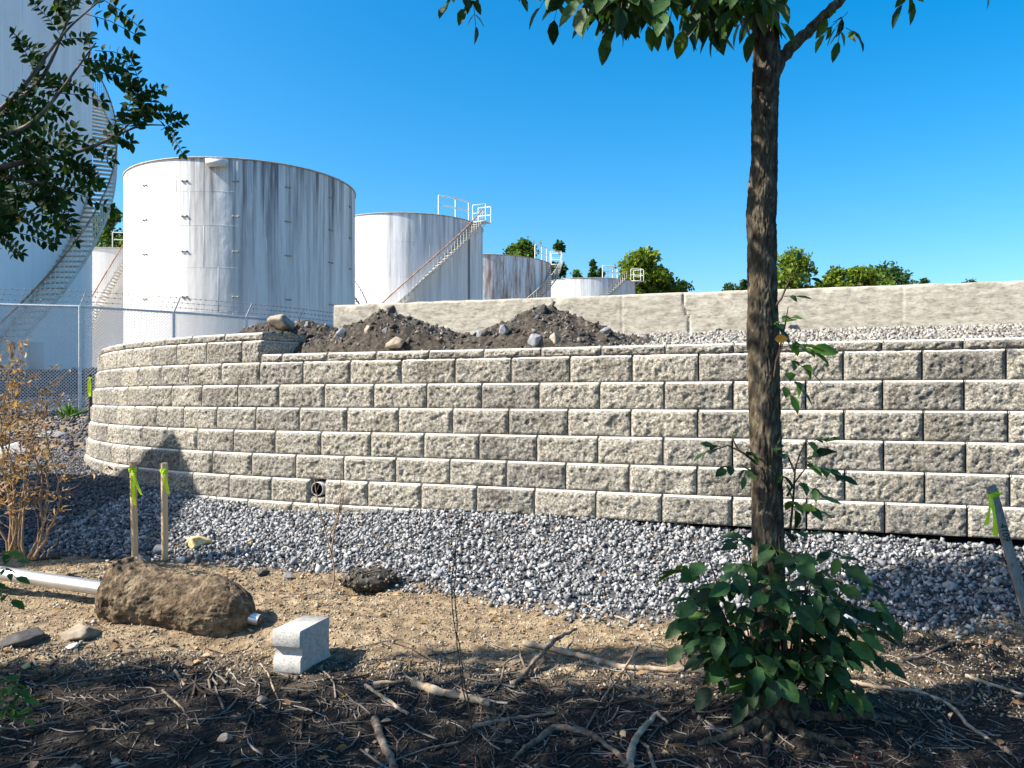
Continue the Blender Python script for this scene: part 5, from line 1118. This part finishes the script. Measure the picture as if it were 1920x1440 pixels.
# ---------------------------------------------------------------- single stones on the ground
grock(370, 1027, 50, 24, M_rocky, 'yellow stone on the gravel right of the two stakes', planes=9, rz=.5, dp=.7, bury=.05)
grock(540, 1083, 30, 12, M_rockg, 'pale grey flat chip lying on the soil below the gravel left of the sapling', dp=.4, rz=-.5)
grock(492, 1078, 26, 15, M_rockd, 'dark stone half buried beside the pale flat chip')
grock(465, 1026, 18, 12, M_rockd, 'small black stone on the gravel right of the yellow stone')
grock(1592, 1170, 32, 26, M_rockw, 'white rounded stone beside the leafy foot of the tree')
grock(1862, 1106, 34, 10, M_rockt, 'flat tan stone on the gravel beside the leaning stake', planes=10)
grock(155, 1196, 78, 30, M_rockt, 'rough tan stone in front of the pole beside the footing', planes=12)
grock(50, 1208, 90, 26, M_rockd, 'dark low mound of earth and stone at left below the pole')
grock(184, 1150, 18, 20, M_rockt, 'small rounded brown stone touching the left end of the footing')
grock(208, 1148, 24, 16, M_rockg, 'greenish grey stone wedged under the end of the pole')
grock(28, 862, 62, 42, M_rockw, 'large pale boulder behind the dead bush', planes=11)
grock(270, 1062, 34, 26, M_rockg, 'whitish crumpled stone at the foot of the left stake')
grock(295, 1040, 30, 28, M_rockg, 'blue-grey pointed stone between the feet of the two stakes', planes=10)
grock(340, 1055, 18, 12, M_rockw, 'white stone right of the foot of the right stake')
grock(422, 1392, 30, 17, M_rockt, 'smooth pale cobble on the dark soil at lower left, rightmost of its pair')
grock(142, 1440, 28, 16, M_rockt, 'smooth pale cobble at the bottom edge at lower left')
grock(218, 1425, 22, 12, M_rockt, 'brownish pebble near the bottom edge right of the pale cobble')
grock(137, 1222, 24, 12, M_rockw, 'pale chip of stone on the half-shaded soil left of the footing')
grock(50, 1257, 18, 12, M_rocky, 'small orange-brown pebble near the green sprays')
grock(492, 1316, 26, 14, M_rockt, 'flat pinkish stone in the shade below the concrete block')
grock(690, 1412, 14, 12, M_rockt, 'round tan pebble beside the stubby grey branch end')
grock(172, 972, 18, 12, M_rockt, 'round brown stone on the dark shaded gravel left of the stakes')
grock(112, 975, 30, 10, M_rockg, 'flat purple-grey slab on the shaded gravel at left')
grock(98, 820, 70, 12, M_rockg, 'long flat slab of rock near the foot of the fence')
grock(1205, 1178, 12, 8, M_rockw, 'small white stone at the lower edge of the gravel left of the tree')
grock(1556, 1276, 16, 10, M_rockw, 'small pale stone by the basal leaves of the tree')
# clod of roots and earth at the edge of the gravel
x, y = gp(695, 1103); CL = thing('root_clod', 'dark clod of earth and roots at the lower edge of the gravel', 'clod', (x, y, gz1(x, y)))
V, Fs = SPH; n1 = 1 + .30 * fbm(V, 2.2, 3, 5) + .12 * fbm(V, 7, 3, 6); P = V * n1[:, None] * np.array([.17, .13, .075]) + [x, y + .03, gz1(x, y) + .045]; MB().add(P, Fs).build('earth', M_soil_pile, CL)
C = P[rng.choice(len(P), 260)]; C = C[C[:, 2] > gz1(x, y)]; stones(MB(), C, rng.uniform(.005, .016, len(C))).build('crumbs', M_clod, CL, kind='stuff')
for k in range(9):
    a = P[rng.integers(len(P))]; a[2] = max(a[2], gz1(x, y) + .02); limb([a, a + [rng.normal() * .06, -abs(rng.normal()) * .05, .03], a + [rng.normal() * .12, -.08, rng.uniform(-.02, .06)]], .003, .001, CL, 'root', 5, M_stem)
